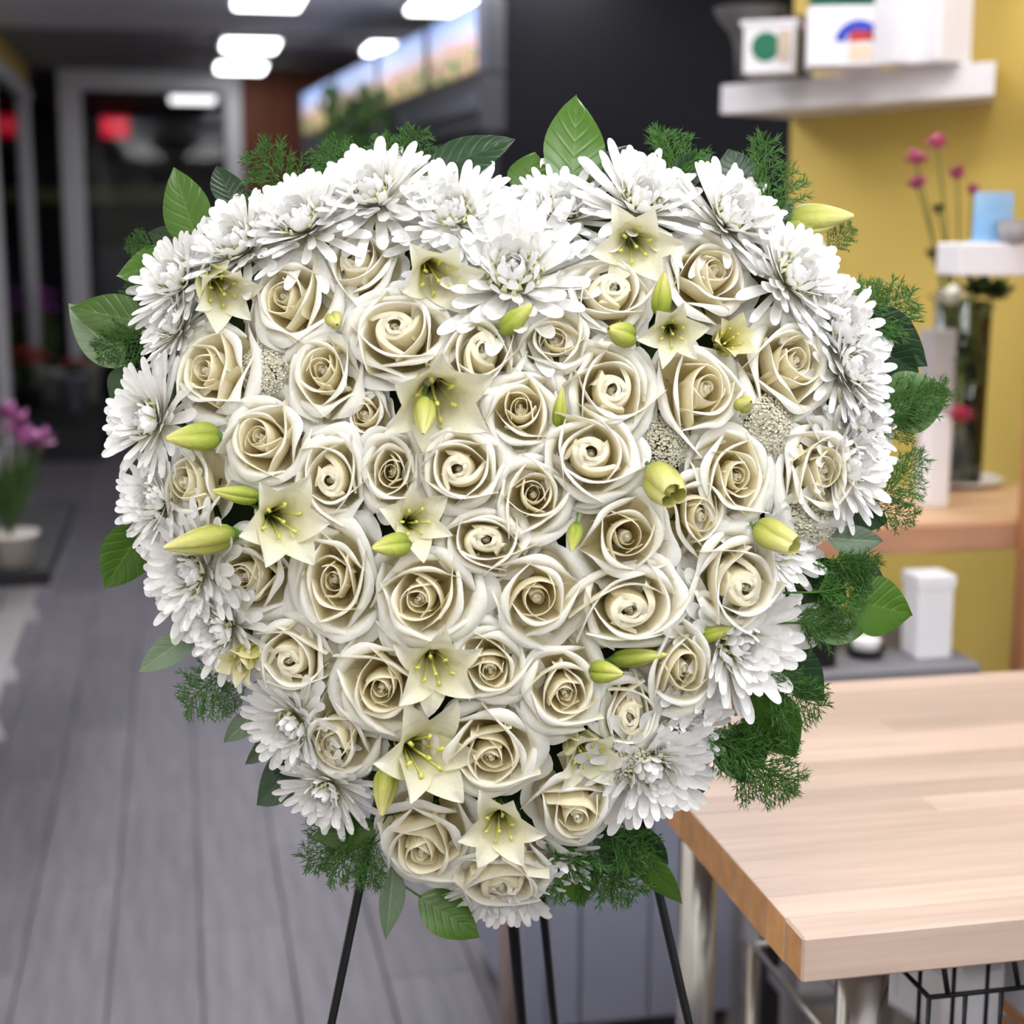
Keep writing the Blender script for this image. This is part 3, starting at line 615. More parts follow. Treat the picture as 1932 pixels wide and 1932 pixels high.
# ------------------------------------------------------------------ plants on the left
mat('table_black', srgb(20, 20, 24), .4); mat('pot_white', srgb(214, 208, 200), .4); mat('pot_grey', srgb(140, 140, 156), .5); mat('pot_dark', srgb(48, 46, 54), .5)
mat('purple_bloom', srgb(214, 100, 226), .5, var=.15); mat('mauve_bloom', srgb(176, 110, 160), .5, var=.15); mat('rust_bloom', srgb(190, 84, 74), .6, var=.2)
def display_table(name, px, py, d, ln, lab, th=.04, wd=.6):
    p = at(px, py, d); t = empty(name, (p.x, p.y, 0))
    MB().cbox((-wd, 0, p.z), (0, ln, p.z+th), .004).obj('table_top', 'table_black', t)
    for yy in (.18, ln-.25):
        for sx, so in ((-.07, .26), (-wd+.07, -.26)):
            x0_, x1_ = sx-so, sx; yy += .031*(so < 0); V_ = [(x+i*.07-.035, yy+j*.03, z) for x, z in ((x0_, 0), (x1_, p.z-.0005)) for i, j in ((0, 0), (1, 0), (1, 1), (0, 1))]
            MB().add(V_, [(0, 3, 2, 1), (4, 5, 6, 7), (0, 1, 5, 4), (1, 2, 6, 5), (2, 3, 7, 6), (3, 0, 4, 7)]).obj('trestle_leg', 'frame_white', t)
        MB().cbox((-wd+.12, yy+.005, p.z*.55), (-.12, yy+.025, p.z*.55+.04), .002).obj('trestle_bar', 'frame_white', t)
    tag(t, lab, 'table'); return p.z+th, p
tz1, tp1 = display_table('display_table', 95, 1105, 4.0, 1.1, 'low black display table on white trestle legs holding a white pot')
pf = onz(205, 868, 0); tz2 = at(205, 790, (pf-CAM).dot(FWD)).z; pb = empty('plant_plinth', (pf.x, pf.y, 0))
MB().cbox((-.62, .02, 0), (-.02, 1.5, tz2-.03), .006).obj('plinth_body', 'table_black', pb); MB().cbox((-.64, 0, tz2-.03), (0, 1.52, tz2), .006).obj('plinth_top', 'table_black', pb)
tag(pb, 'low black plinth crowded with potted plants along the storefront', 'plinth')
def potted(px, py, d, zt, pr, ph, pm, bm, lab, nb, hgt_, spr, nl=26):
    b = onz(px, py, zt) if d is None else at(px, py, d); o = empty('potted_plant', (b.x, b.y, zt+.0005))
    MB().lathe([(0, 0), (pr*.72, 0), (pr, ph*.92), (pr*1.06, ph*.92), (pr*1.06, ph), (pr*.92, ph), (pr*.88, ph*.85), (0, ph*.85)], 24).obj('pot', pm, o, True)
    lf = MB()
    for k in range(nl):
        a = rng.random()*6.28; r_ = rng.uniform(.4, 1)*spr; e_ = Vector((math.cos(a)*r_, math.sin(a)*r_, ph+rng.uniform(.15, .75)*hgt_)); s_ = Vector((0, 0, ph*.85)); m_ = (s_+e_)/2+Vector((0, 0, .04))
        u = (e_-s_).cross(Vector((0, 0, 1))).normalized()*spr*.16
        lf.add([s_, m_-u, e_, m_+u], [(0, 1, 2, 3)])
    q = lf.obj('foliage', 'leaf_plain', o); q['kind'] = 'stuff'
    for k in range(nb):
        a = rng.random()*6.28; r_ = rng.uniform(.1, 1)*spr; top = Vector((math.cos(a)*r_, math.sin(a)*r_, ph+hgt_*rng.uniform(.7, 1.05)))
        m = MB(); m.tube([Vector((0, 0, ph*.85))-top, (0, 0, 0)], .0025, 5, 0)
        for t_ in range(2): blossom(m, (0, 0, .01*t_), spr*.46*(1-.35*t_), 9, 1)
        f = m.obj('blossom', ['stem_dark', bm], o); f.location = top
    tag(o, lab, 'plant', 'potted plants on the display tables')
potted(22, 1066, None, tz1, .066, .085, 'pot_white', 'mauve_bloom', 'mauve flowering plant in a white pot on the low table', 10, .30, .12)
for px, py, pr, ph, pm_, bm_, lab, nb, hh, sp_ in (
  (58, 772, .09, .16, 'pot_dark', 'rust_bloom', 'rust red flowering plant in a dark pot on the plinth', 14, .24, .13),
  (142, 778, .11, .27, 'pot_grey', 'rust_bloom', 'low red plant in a tall grey pot at the plinth edge', 7, .08, .12),
  (102, 757, .09, .24, 'pot_white', 'purple_bloom', 'purple orchid on tall stems above the plinth', 7, .56, .10),
  (12, 754, .09, .24, 'pot_dark', 'purple_bloom', 'dark potted plant with purple flowers by the window', 7, .52, .14),
  (6, 776, .09, .14, 'pot_white', 'rust_bloom', 'rust red plant in a white pot at the plinth front', 12, .24, .12),
  (174, 757, .08, .30, 'pot_white', 'mauve_bloom', 'pale potted plant behind the tall grey pot', 5, .18, .10)):
    potted(px, py, None, tz2, pr, ph, pm_, bm_, lab, nb, hh, sp_, 40)
o = empty('trailing_fern', M=MC @ Matrix.Translation((-.15, .36*LEN, zbot-.12)))
MB().lathe([(0, 0), (.06, 0), (.09, .12), (.08, .12), (0, .1)], 18).obj('hanging_pot', 'pot_dark', o, True); MB().tube([(0, 0, .06), (.16, 0, .06)], .008, 8).obj('pot_bracket', 'black_wire', o, True)
lf = MB()
for k in range(150):
    a = rng.random()*6.28; e_ = Vector((math.cos(a)*rng.uniform(.04, .2)-.05, math.sin(a)*rng.uniform(.05, .28), rng.uniform(-.22, .22))); u = Vector((rng.uniform(-1, 1), rng.uniform(-1, 1), .2)).normalized()*.03; d_ = Vector((0, 0, -.09))
    lf.add([e_, e_+d_*.5-u, e_+d_, e_+d_*.5+u], [(0, 1, 2, 3)])
mat('fern_far', srgb(84, 118, 62), .6); q = lf.obj('trailing_leaves', 'fern_far', o); q['kind'] = 'stuff'
tag(o, 'trailing green plant hanging from the cooler picture header', 'plant')

# ================================================================== THE FLOWER HEART
D0 = 1.285
def rho2(px, py): return ((px-945)/770)**2+((py-960)/770)**2
def hd(px, py): return D0+.10*min(rho2(px, py), 1.5)
def hnorm(px, py, k):
    return (-FWD+RIGHT*((px-945)/780*k)-UP*((py-960)/780*k)).normalized()
def frame(n, up=None):
    x = (RIGHT-n*RIGHT.dot(n)).normalized(); y = n.cross(x); return x, y, n
def mframe(p, x, y, z, s=(1, 1, 1)):
    return Matrix(((x.x*s[0], y.x*s[1], z.x*s[2], p.x), (x.y*s[0], y.y*s[1], z.y*s[2], p.y), (x.z*s[0], y.z*s[1], z.z*s[2], p.z), (0, 0, 0, 1)))
# foam base
OUT = [(950, 430), (1100, 390), (1250, 380), (1400, 420), (1520, 530), (1580, 660), (1580, 820), (1530, 1000), (1440, 1170), (1320, 1340), (1200, 1480), (1060, 1590), (950, 1640), (840, 1600), (700, 1490), (560, 1330), (440, 1170), (350, 1000), (310, 850), (320, 680), (400, 520), (520, 430), (660, 380), (800, 390)]
DF = 1.405
def fo(px, py, d, s): return at(945+(px-945)*s, 980+(py-980)*s, d)
base = MB(); n_ = len(OUT); V = []
for d, s in ((DF, .90), (DF+.012, .98), (DF+.04, 1.0), (DF+.055, .97)): V += [fo(x, y, d, s) for x, y in OUT]
F = [(j*n_+i, j*n_+(i+1) % n_, (j+1)*n_+(i+1) % n_, (j+1)*n_+i) for j in range(3) for i in range(n_)]
V += [fo(945, 980, DF-.01, 1), fo(945, 980, DF+.055, 1)]
F += [(i, 4*n_, (i+1) % n_) for i in range(n_)]+[(3*n_+(i+1) % n_, 4*n_+1, 3*n_+i) for i in range(n_)]
fc = at(945, 980, DF+.03); fb_ = empty('floral_foam_heart', tuple(fc))
MB().add([v-fc for v in V], F).obj('foam', 'foam', fb_)
tr = [fo(x, y, DF+.058, .97)-fc for x, y in OUT]; MB().tube(tr+[tr[0]], .003, 6).obj('backing_wire', 'black_wire', fb_, True)
tag(fb_, 'heart shaped dark green foam base packed with white flowers', 'flower base')
FOAMN = -FWD
def to_foam(p, n):       # length of a stem leaving p against n until it is inside the foam
    dep = (p-CAM).dot(FWD); c = (-n).dot(FWD); return max(.008, (DF+.012-dep)/max(c, .25))
stem_me = MB().tube([(0, 0, 0), (0, 0, -1)], 1, 7, 0).mesh('stem', 'stem', True)

# ---- roses
def rose_petal(phi0, half, rim, zr, rb, c, roll, spiral, expo, close, seed, na=17, nt=13, drop=.22, ruff=.015, flat=.5, off=(0, 0)):
    q = random.Random(seed); V = []; A = []; F = []
    p1, p2, p3 = q.random()*6.28, q.random()*6.28, q.random()*6.28; pk = q.uniform(-.35, .35); pt = q.uniform(.1, .5)
    hf = min(half, R(62))
    for i in range(na):
        a = -1+2*i/(na-1); ph = phi0+a*half
        edge = abs(a)**3
        zt = zr*(1-drop*edge)*(1+.03*math.sin(4*a+p2))
        lipn = 1+.30*math.sin(3.1*a+p1)+pt*math.exp(-((a-pk)/.3)**2)
        cc = c*max(.25, lipn)*(1-.55*abs(a)**4); rl = roll*(1-.35*edge)*(1+.15*math.sin(4*a+p2))
        chord = math.cos(hf*.62)/max(.35, math.cos((a-pk*.3)*hf))     # flatter than a circle: petals meet at angles
        rr = rim*(1+spiral*a)*((1-flat)+flat*chord*1.12)+ruff*math.sin(5*a+p3)*rim
        for j in range(nt):
            t = j/(nt-1)
            if t < .62:
                q_ = t/.62; f = 1-(1-q_)**expo
                r = rb+(rr-rb)*f; z = (zt-cc)*q_
                if close: r += close*rim*math.sin(math.pi*q_)*.6
            else:
                q_ = (t-.62)/.38; an = rl*q_
                r = rr+cc*(1-math.cos(an)); z = zt-cc+cc*math.sin(an)
                if close: r -= close*rim*q_*q_*.9
            zz = max(0, z)
            V.append((r*math.cos(ph)+off[0]*zz, r*math.sin(ph)+off[1]*zz, z)); A.append(t)
    for i in range(na-1):
        for j in range(nt-1): F.append((i*nt+j, (i+1)*nt+j, (i+1)*nt+j+1, i*nt+j+1))
    return MB().add(V, F, 0, A)
def spiral_core(r0, r1, turns, z, seed, dome=.05):
    V = []; A = []; F = []; n = 34; nt = 6
    for i in range(n):
        u = i/(n-1); a = u*turns*2*math.pi+seed; r = r0+(r1-r0)*u
        for j in range(nt):
            t = j/(nt-1); rr = r*(.75+.45*math.sin(math.pi*min(t*1.05, 1)*.62)) if t < .8 else r*(1.15-.25*(t-.8)/.2)
            V.append((rr*math.cos(a), rr*math.sin(a), z*t*(1-.06*u))); A.append(.2+.5*t)
    for i in range(n-1):
        for j in range(nt-1): F.append((i*nt+j, (i+1)*nt+j, (i+1)*nt+j+1, i*nt+j+1))
    return MB().add(V, F, 0, A).lathe([(r1*.8, z*.3), (r1*.75, z*.7), (r1*.5, z*.84), (r1*.2, z*.9), (0, z*.92)], 12, al=[.4, .5, .55, .6, .6])
def rose_variant(kind, seed):
    q = random.Random(seed); ms = []
    G = R(137.5); ph = q.random()*6.28; oa = q.random()*6.28; om = q.uniform(.03, .14)
    O = lambda s: (math.cos(oa)*om*(1-s), math.sin(oa)*om*(1-s))
    def put(half, rim, zr, rb, c, roll, spiral, expo, close, k, drop, flat, s):
        nonlocal ph
        ph += G+q.uniform(-.3, .3)
        m = rose_petal(ph, R(half+q.uniform(-8, 8)), rim, zr, rb, c, R(roll), spiral, expo, close, seed*100+k, drop=drop, flat=flat, off=O(s))
        m.a = [v*(.62 if s == 0 else .82 if s < .5 else 1) for v in m.a]      # the heart petals are creamier to the rim
        ms.append(m.mesh('petal', 'rose', True))
    def core(r1, turns, z):
        m = spiral_core(.012, r1, turns, z, ph); o_ = O(0); m.v = [(x+o_[0]*z_, y+o_[1]*z_, z_) for x, y, z_ in m.v]; ms.append(m.mesh('petal', 'rose', True))
    if kind == 'open':
        core(.10, 1.8, .86)
        for k in range(5):                      # tight heart
            s = k/4; put(105-10*s, .13+.15*s, .86+.03*s, .07, .014, 80, .14, 3.2, .16, k, .10, .55, 0)
        for k in range(6):                      # cupped middle
            s = k/5; put(88-18*s, .36+.20*s, .90-.06*s, .10, .03+.03*s, 105+20*s, .11, 2.9-.4*s, .05*(1-s), 10+k, .14, .6, s*.6)
        for k in range(6):                      # rolled outer petals
            s = k/5; put(68-10*s, .60+.16*s, .76-.18*s, .12, .085+.05*s, 135+20*s, .06, 2.2-.3*s, 0, 20+k, .30, .35, .7+.3*s)
    elif kind == 'cup':
        core(.11, 1.6, .93)
        for k in range(6):
            s = k/5; put(106-12*s, .17+.19*s, .95-.05*s, .12, .008, 40, .14, 3.0, .50-.16*s, k, .14, .40, 0)
        for k in range(5):
            s = k/4; put(88-16*s, .50+.10*s, .97-.06*s, .14, .035+.02*s, 115, .10, 2.9, .02, 10+k, .12, .6, .5)
        for k in range(6):
            s = k/5; put(68-10*s, .63+.14*s, .80-.2*s, .12, .08+.05*s, 135+20*s, .06, 2.2, 0, 20+k, .30, .35, 1)
    else:   # half-open bud
        core(.17, 1.7, 1.0)
        for k in range(4):
            s = k/3; put(104-14*s, .24+.16*s, 1.02-.02*s, .14, .022, 90, .16, 3.0, .16, k, .22, .6, 0)
        for k in range(6):
            s = k/5; put(80-18*s, .46+.26*s, .98-.26*s, .14, .045+.06*s, 115+35*s, .10, 2.6-.4*s, .02, 10+k, .26, .55, .4+.6*s)
    for k in range(5):                          # guard petals spread low and wide
        put(48, .80+.08*q.random(), .30+.12*q.random(), .10, .17+.05*q.random(), 118, .03, 1.7, 0, 40+k, .35, .2, 1)
    return ms
ROSEV = {'o': [rose_variant('open', 11+i) for i in range(6)], 'c': [rose_variant('cup', 31+i) for i in range(4)], 'b': [rose_variant('bud', 51+i) for i in range(2)]}
sep_me = MB()
for k in range(5):
    a = k*2*math.pi/5; u = Vector((-math.sin(a), math.cos(a), 0))*.09; d = Vector((math.cos(a), math.sin(a), 0))
    sep_me.add([d*.06+Vector((0, 0, -.1)), d*.34+u+Vector((0, 0, .02)), d*.6+Vector((0, 0, .16)), d*.34-u+Vector((0, 0, .02))], [(0, 1, 2, 3)])
sep_me = sep_me.mesh('sepals', 'stem')
# px, py, width, height, kind+variant, tilt factor, depth offset, label
ROSES = [
 (545, 555, 166, 192, 'o0', .5, 0, 'white rose with a tight spiral centre right of the upper left lily'),
 (675, 492, 138, 150, 'c1', .6, .012, 'cupped white rose with a round bud heart below the top chrysanthemums'),
 (752, 625, 200, 172, 'c0', .5, -.004, 'wide white rose with a deep creamy cup under the yellow throated lily'),
 (393, 690, 172, 196, 'o1', .6, 0, 'full white rose at the left edge below the upper left lily'),
 (605, 705, 152, 172, 'o2', .5, .002, 'white rose beside the speckled white filler cluster'),
 (690, 782, 92, 104, 'b0', .5, .020, 'smallest half hidden white rose between two larger roses'),
 (905, 668, 148, 178, 'c2', .45, .002, 'white rose with a smooth egg shaped heart below the green tilted bud'),
 (1050, 637, 150, 136, 'o3', .45, .006, 'white rose between the tilted green bud and the short round bud'),
 (1147, 552, 168, 158, 'c3', .5, .004, 'cupped white rose under the upper right lily'),
 (1340, 512, 176, 182, 'o4', .55, 0, 'creamy white rose beside the upper right lily and chrysanthemums'),
 (1500, 688, 186, 216, 'o5', .55, -.004, 'tall oval white rose at the right edge chrysanthemums'),
 (1155, 732, 170, 180, 'c1', .4, 0, 'white rose with a folded oval heart under the short round bud'),
 (1322, 738, 168, 190, 'b1', .45, 0, 'white rose with a pointed inner bud below the small open lily'),
 (985, 778, 148, 164, 'o0', .4, 0, 'white rose with an off centre spiral above the largest middle roses'),
 (490, 832, 180, 176, 'o4', .55, -.002, 'wide white rose right of the left edge green bud'),
 (620, 897, 142, 166, 'c3', .4, .002, 'white rose with a clear spiral heart beside the six petalled left lily'),
 (733, 887, 118, 154, 'o2', .4, .006, 'narrow oval white rose with close folded petals'),
 (870, 882, 164, 158, 'c0', .35, 0, 'round white rose with a deep cream bowl in the middle of the heart'),
 (1122, 862, 188, 172, 'c2', .35, -.006, 'broad ruffled white rose in the middle beside the pale green cup bud'),
 (1005, 938, 156, 170, 'o3', .35, .002, 'white rose with angular cream folds at the very middle'),
 (1395, 892, 154, 194, 'o1', .5, 0, 'oval white rose beside the speckled filler on the right'),
 (1560, 892, 174, 220, 'o2', .6, -.002, 'tall white rose at the far right edge over the chrysanthemum petals'),
 (355, 917, 124, 158, 'b1', .6, .002, 'half open white rose at the left edge under the green bud'),
 (1185, 1012, 172, 174, 'b0', .4, 0, 'white rose with a twisted inner fold right of the middle rose'),
 (1318, 965, 124, 168, 'b1', .45, .014, 'half hidden ruffled white rose next to the pale green cup bud'),
 (915, 1022, 178, 128, 'c1', .35, .006, 'flattened oval white rose with a bare bud heart'),
 (1395, 1097, 184, 192, 'c3', .5, -.002, 'large round white rose beside the opening green bud on the right'),
 (465, 1088, 172, 166, 'o5', .5, .004, 'white rose tucked under the lowest petal of the left lily'),
 (625, 1102, 164, 230, 'o1', .45, -.002, 'tall egg shaped white rose beside the round yellow green bud'),
 (800, 1127, 194, 192, 'o0', .4, -.004, 'big white rose with a swirling heart below the round yellow green bud'),
 (1010, 1127, 168, 176, 'b0', .4, 0, 'white rose with a pointed rolled tip below the flattened rose'),
 (1195, 1142, 222, 174, 'c2', .45, .002, 'widest white rose with a notched cream bowl'),
 (545, 1247, 158, 160, 'c0', .55, .002, 'creamy white rose beside the small yellow lily at the left edge'),
 (712, 1297, 190, 196, 'o3', .45, -.004, 'very full white rose left of the dark throated lower lily'),
 (925, 1257, 154, 156, 'o4', .4, .002, 'white rose with a tight ring heart right of the lower lily'),
 (1060, 1305, 160, 184, 'o2', .45, -.002, 'white rose with square folds beside the lone green bud'),
 (1290, 1267, 142, 198, 'b1', .55, 0, 'long half open white rose beside the lower right chrysanthemum'),
 (1190, 1352, 122, 168, 'c1', .5, .010, 'narrow shaded white rose under the lone green bud'),
 (632, 1402, 148, 184, 'b0', .6, .002, 'creamy half open white rose at the lower left edge'),
 (920, 1427, 198, 184, 'o5', .5, -.004, 'large white rose above the lowest lily'),
 (1085, 1527, 156, 162, 'b1', .6, 0, 'half open white rose at the lower right over the dark fern'),
 (800, 1602, 176, 198, 'o1', .65, 0, 'oval white rose at the lower left of the heart tip'),
 (950, 1668, 198, 156, 'c0', .95, .004, 'lowest drooping white rose at the tip of the heart'),
]
ZST = 1.15
for i, (px, py, wd_, ht_, kv, kt, off, lab) in enumerate(ROSES):
    d = hd(px, py)+off; n = hnorm(px, py, kt); p = at(px, py, d); x, y, z = frame(n)
    sx, sy = wd_/2/FPX*d/.90, ht_/2/FPX*d/.90; sz = (sx+sy)/2*ZST
    sp = rng.randrange(4); xs_ = [x, y, -x, -y][sp]; ys_ = [y, -x, -y, x][sp]; a_, b_ = (sx, sy) if sp % 2 == 0 else (sy, sx)
    M = mframe(p-z*sz*.78, xs_, ys_, z, (a_, b_, sz))
    o = empty('rose', M=M)
    for me in ROSEV[kv[0]][int(kv[1]) % len(ROSEV[kv[0]])]: link('petal', me, o)
    link('sepals', sep_me, o)
    ln = to_foam(p-z*sz*.78, z); link('stem', stem_me, o, Matrix.Diagonal((.0026/a_, .0026/b_, ln/sz, 1)))
    tag(o, lab, 'rose', 'white roses of the heart')

# ---- chrysanthemums
def strap(seed, bend, w_=.062, L_=1.0, nt=8, notch=.0):
    q = random.Random(seed); V = []; A = []; F = []; tw = q.uniform(-.25, .25); ang = 0; x = z = 0; wv = q.uniform(.85, 1.15)
    TS = [0, .2, .4, .58, .74, .86, .94, .98, 1.0]; nt = len(TS)
    for j in range(nt):
        t = TS[j]; wid = w_*wv*(.40+.60*math.sin(math.pi*min(1, t*1.05+.1)*.5)**1.1)*(1 if t < .82 else math.sqrt(max(0.03, 1-((t-.82)/.185)**2))); dt_ = (TS[j+1]-t) if j < nt-1 else 0
        ch = wid*.55*(1-.5*t); tw_ = tw*t
        for a in (-1, -.5, .5, 1):
            yy = a*wid; hh = ch*(a*a)
            V.append((x-hh*math.sin(ang)*1, yy*math.cos(tw_), z+hh*math.cos(ang)+yy*math.sin(tw_))); A.append(t)
        ang += bend(t)*dt_; x += math.cos(ang)*L_*dt_; z += math.sin(ang)*L_*dt_
    for j in range(nt-1):
        for k in range(3): F.append((j*4+k, (j+1)*4+k, (j+1)*4+k+1, j*4+k+1))
    return MB().add(V, F, 0, A)
# petals lie along +x, z is the petal's upper (inner) face
INC = [strap(200+i, lambda t, b=b: b*(t**1.5)*2).mesh('petal', 'mum', True) for i, b in enumerate((1.2, 1.6, 2.0))]
STR = [strap(210+i, lambda t, b=b: b*(1-1.2*t), notch=.1).mesh('petal', 'mum', True) for i, b in enumerate((.55, .8, .35, .6))]
REC = [strap(220+i, lambda t, b=b: .5-b*t).mesh('petal', 'mum', True) for i, b in enumerate((1.3, 1.7))]
def centre_mesh(seed):
    q = random.Random(seed); m = MB()
    for k in range(46):
        s = math.sqrt((k+.5)/46); a = k*2.39996; el = R(86-50*s); Ln = .10+.10*s
        d = Vector((math.cos(a)*math.cos(el), math.sin(a)*math.cos(el), math.sin(el))); u = Vector((-math.sin(a), math.cos(a), 0))*.022
        b = Vector((math.cos(a), math.sin(a), 0))*.10*s; inn = Vector((-math.cos(a), -math.sin(a), 0))*.05
        p1 = b+d*Ln*.7; p2 = b+d*Ln+inn*(.5+s)
        m.add([b-u, b+u, p1+u, p1-u, p2+u*.5, p2-u*.5], [(0, 1, 2, 3), (3, 2, 4, 5)], 0, [0, 0, .6, .6, 1, 1])
    return m.mesh('center', 'mum_centre', True)
CEN = [centre_mesh(i) for i in range(3)]
MUMS = [ # px, py, radius px, tilt factor, depth offset, label
 (440, 452, 120, 1.0, .00, 'white chrysanthemum beside the big upper left leaf'),
 (563, 408, 125, 1.0, -.004, 'white chrysanthemum behind the spiral centred upper left rose'),
 (700, 352, 128, 1.0, .0, 'white chrysanthemum with long upright petals at the top left lobe'),
 (852, 392, 125, .95, .006, 'white chrysanthemum under the broad glossy top leaf'),
 (968, 505, 170, .75, .004, 'large white chrysanthemum with long petals and green heart at the notch'),
 (1062, 385, 105, 1.0, .016, 'white chrysanthemum below the tallest upright leaf'),
 (1214, 368, 128, 1.0, .0, 'white chrysanthemum behind the upper right lily'),
 (1386, 400, 122, 1.0, .0, 'white chrysanthemum beside the plumy top right fern'),
 (1508, 514, 128, .9, -.006, 'white chrysanthemum with beaded centre below the long pale bud'),
 (1594, 610, 118, 1.0, .006, 'white chrysanthemum just under the beaded one at the right edge'),
 (1618, 692, 112, 1.0, -.002, 'white chrysanthemum beside the dark right edge leaves'),
 (1632, 790, 92, 1.2, .008, 'small white chrysanthemum over the fern veiled right leaf'),
 (1612, 872, 118, 1.0, .006, 'white chrysanthemum fanning out from behind the far right rose'),
 (1470, 1030, 112, .9, .020, 'shaded white chrysanthemum below the opening green bud'),
 (1400, 1215, 150, .85, .012, 'ragged white chrysanthemum with long loose petals at the lower right'),
 (1265, 1390, 120, .9, .020, 'shaded white chrysanthemum under the long half open rose'),
 (1232, 1458, 130, .9, .004, 'white chrysanthemum with pale green heart over the table corner'),
 (325, 520, 110, 1.0, .006, 'white chrysanthemum behind the upper left lily'),
 (318, 612, 84, 1.2, .012, 'small white chrysanthemum between the left leaves and the edge rose'),
 (268, 790, 118, .95, .0, 'round white chrysanthemum at the far left edge'),
 (285, 945, 104, 1.1, .004, 'white chrysanthemum behind the half open left rose'),
 (352, 1080, 128, .95, -.002, 'creamy white chrysanthemum under the long yellow green bud'),
 (410, 1190, 104, 1.1, .002, 'white chrysanthemum over the silvery left leaf'),
 (545, 1375, 108, 1.1, .002, 'white chrysanthemum above the dark lower left leaves'),
 (612, 1500, 98, 1.1, .004, 'white chrysanthemum under the lower left half open rose'),
 (955, 1690, 112, 1.2, .024, 'white chrysanthemum behind the lowest drooping rose'),
 (1055, 1640, 90, 1.1, .028, 'white chrysanthemum hidden between the lowest roses and dark fern'),
]
NP = 128
for i, (px, py, rp, kt, off, lab) in enumerate(MUMS):
    q = random.Random(900+i); d = hd(px, py)+off; n = hnorm(px, py, kt); p = at(px, py, d); x, y, z = frame(n)
    r = rp/FPX*d*1.2; sp = q.random()*6.28
    xr = x*math.cos(sp)+y*math.sin(sp); yr = z.cross(xr)
    O = p-z*r*.30; o = empty('chrysanthemum', M=mframe(O, xr, yr, z, (r, r, r)))
    for k in range(NP):
        s = (k+.5)/NP; a = k*2.39996+q.uniform(-.12, .12); s2_ = s**.75
        el = R(80-88*s2_+q.uniform(-7, 7)); Ln = (.26+.74*s**.85)*q.uniform(.86, 1.06)
        me = q.choice(INC) if s < .42 else (q.choice(STR) if s < .85 or q.random() < .6 else q.choice(REC))
        if .30 < s < .55 and q.random() < .4: me = q.choice(STR)
        wsc = (.72+.5*s)*q.uniform(.85, 1.2)
        # local frame: petal +x leaves the centre at elevation el, its z looks to the flower's axis
        dx = Vector((math.cos(a)*math.cos(el), math.sin(a)*math.cos(el), math.sin(el))); dy = Vector((-math.sin(a), math.cos(a), 0)); dz = dx.cross(dy)
        b = Vector((math.cos(a)*.10*s, math.sin(a)*.10*s, .12*(1-s)))
        link('petal', me, o, mframe(b, dx, dy, dz, (Ln, wsc, Ln)))
    link('center', CEN[i % 3], o, Matrix.Translation((0, 0, .16)) @ Matrix.Scale(1.5, 4))
    ln = to_foam(O, z); link('stem', stem_me, o, Matrix.Diagonal((.003/r, .003/r, ln/r, 1)))
    tag(o, lab, 'chrysanthemum', 'white chrysanthemums of the heart')

# ---- lilies
def lily_petal(seed, w_, flare, Ln=1.0, na=7, nt=12):
    q = random.Random(seed); V = []; A = []; F = []; wob = q.uniform(-.06, .06)
    r = .06; z = 0
    for j in range(nt):
        t = j/(nt-1); ang = R(80)-flare*t**1.6   # starts along the axis, flares out
        wid = w_*(math.sin(math.pi*(.12+.88*t**.9))**.9+.05*(1-t)) if t < .999 else .004
        for k in range(na):
            a = -1+2*k/(na-1); fold = -wid*.30*(a*a)*(1-.4*t)
            V.append((r-fold*math.sin(ang)*-1, a*wid+wob*t*t, z-fold*math.cos(ang)+.015*math.sin(6*t+3*a))); A.append(t)
        r += math.cos(ang)*Ln/(nt-1); z += math.sin(ang)*Ln/(nt-1)
    for j in range(nt-1):
        for k in range(na-1): F.append((j*na+k, (j+1)*na+k, (j+1)*na+k+1, j*na+k+1))
    return MB().add(V, F, 0, A)
LPET = {}
for m_ in ('lily', 'lily_yellow'):
    LPET[m_] = [lily_petal(300+i, w_, fl_).mesh('petal', m_, True) for i, (w_, fl_) in enumerate(((.27, R(84)), (.21, R(74)), (.28, R(66)), (.23, R(104)), (.30, R(54)), (.24, R(46))))]
sta_me = []
for k in range(3):
    a = .10+.03*k; sta_me.append(MB().tube([(.03, 0, .05), (.09+a*.3, 0, .35), (.13+a*.6, 0, .58)], [.012, .010, .008], 6).tube([(.10+a*.6, 0, .575), (.16+a*.6, 0, .60)], .022, 6).mesh('stamen', 'stamen', True))
pis_me = MB().tube([(0, 0, .05), (.01, 0, .45), (.0, 0, .66)], [.018, .014, .012], 6).tube([(0, 0, .65), (0, 0, .70)], [.03, .022], 6).mesh('pistil', 'stamen', True)
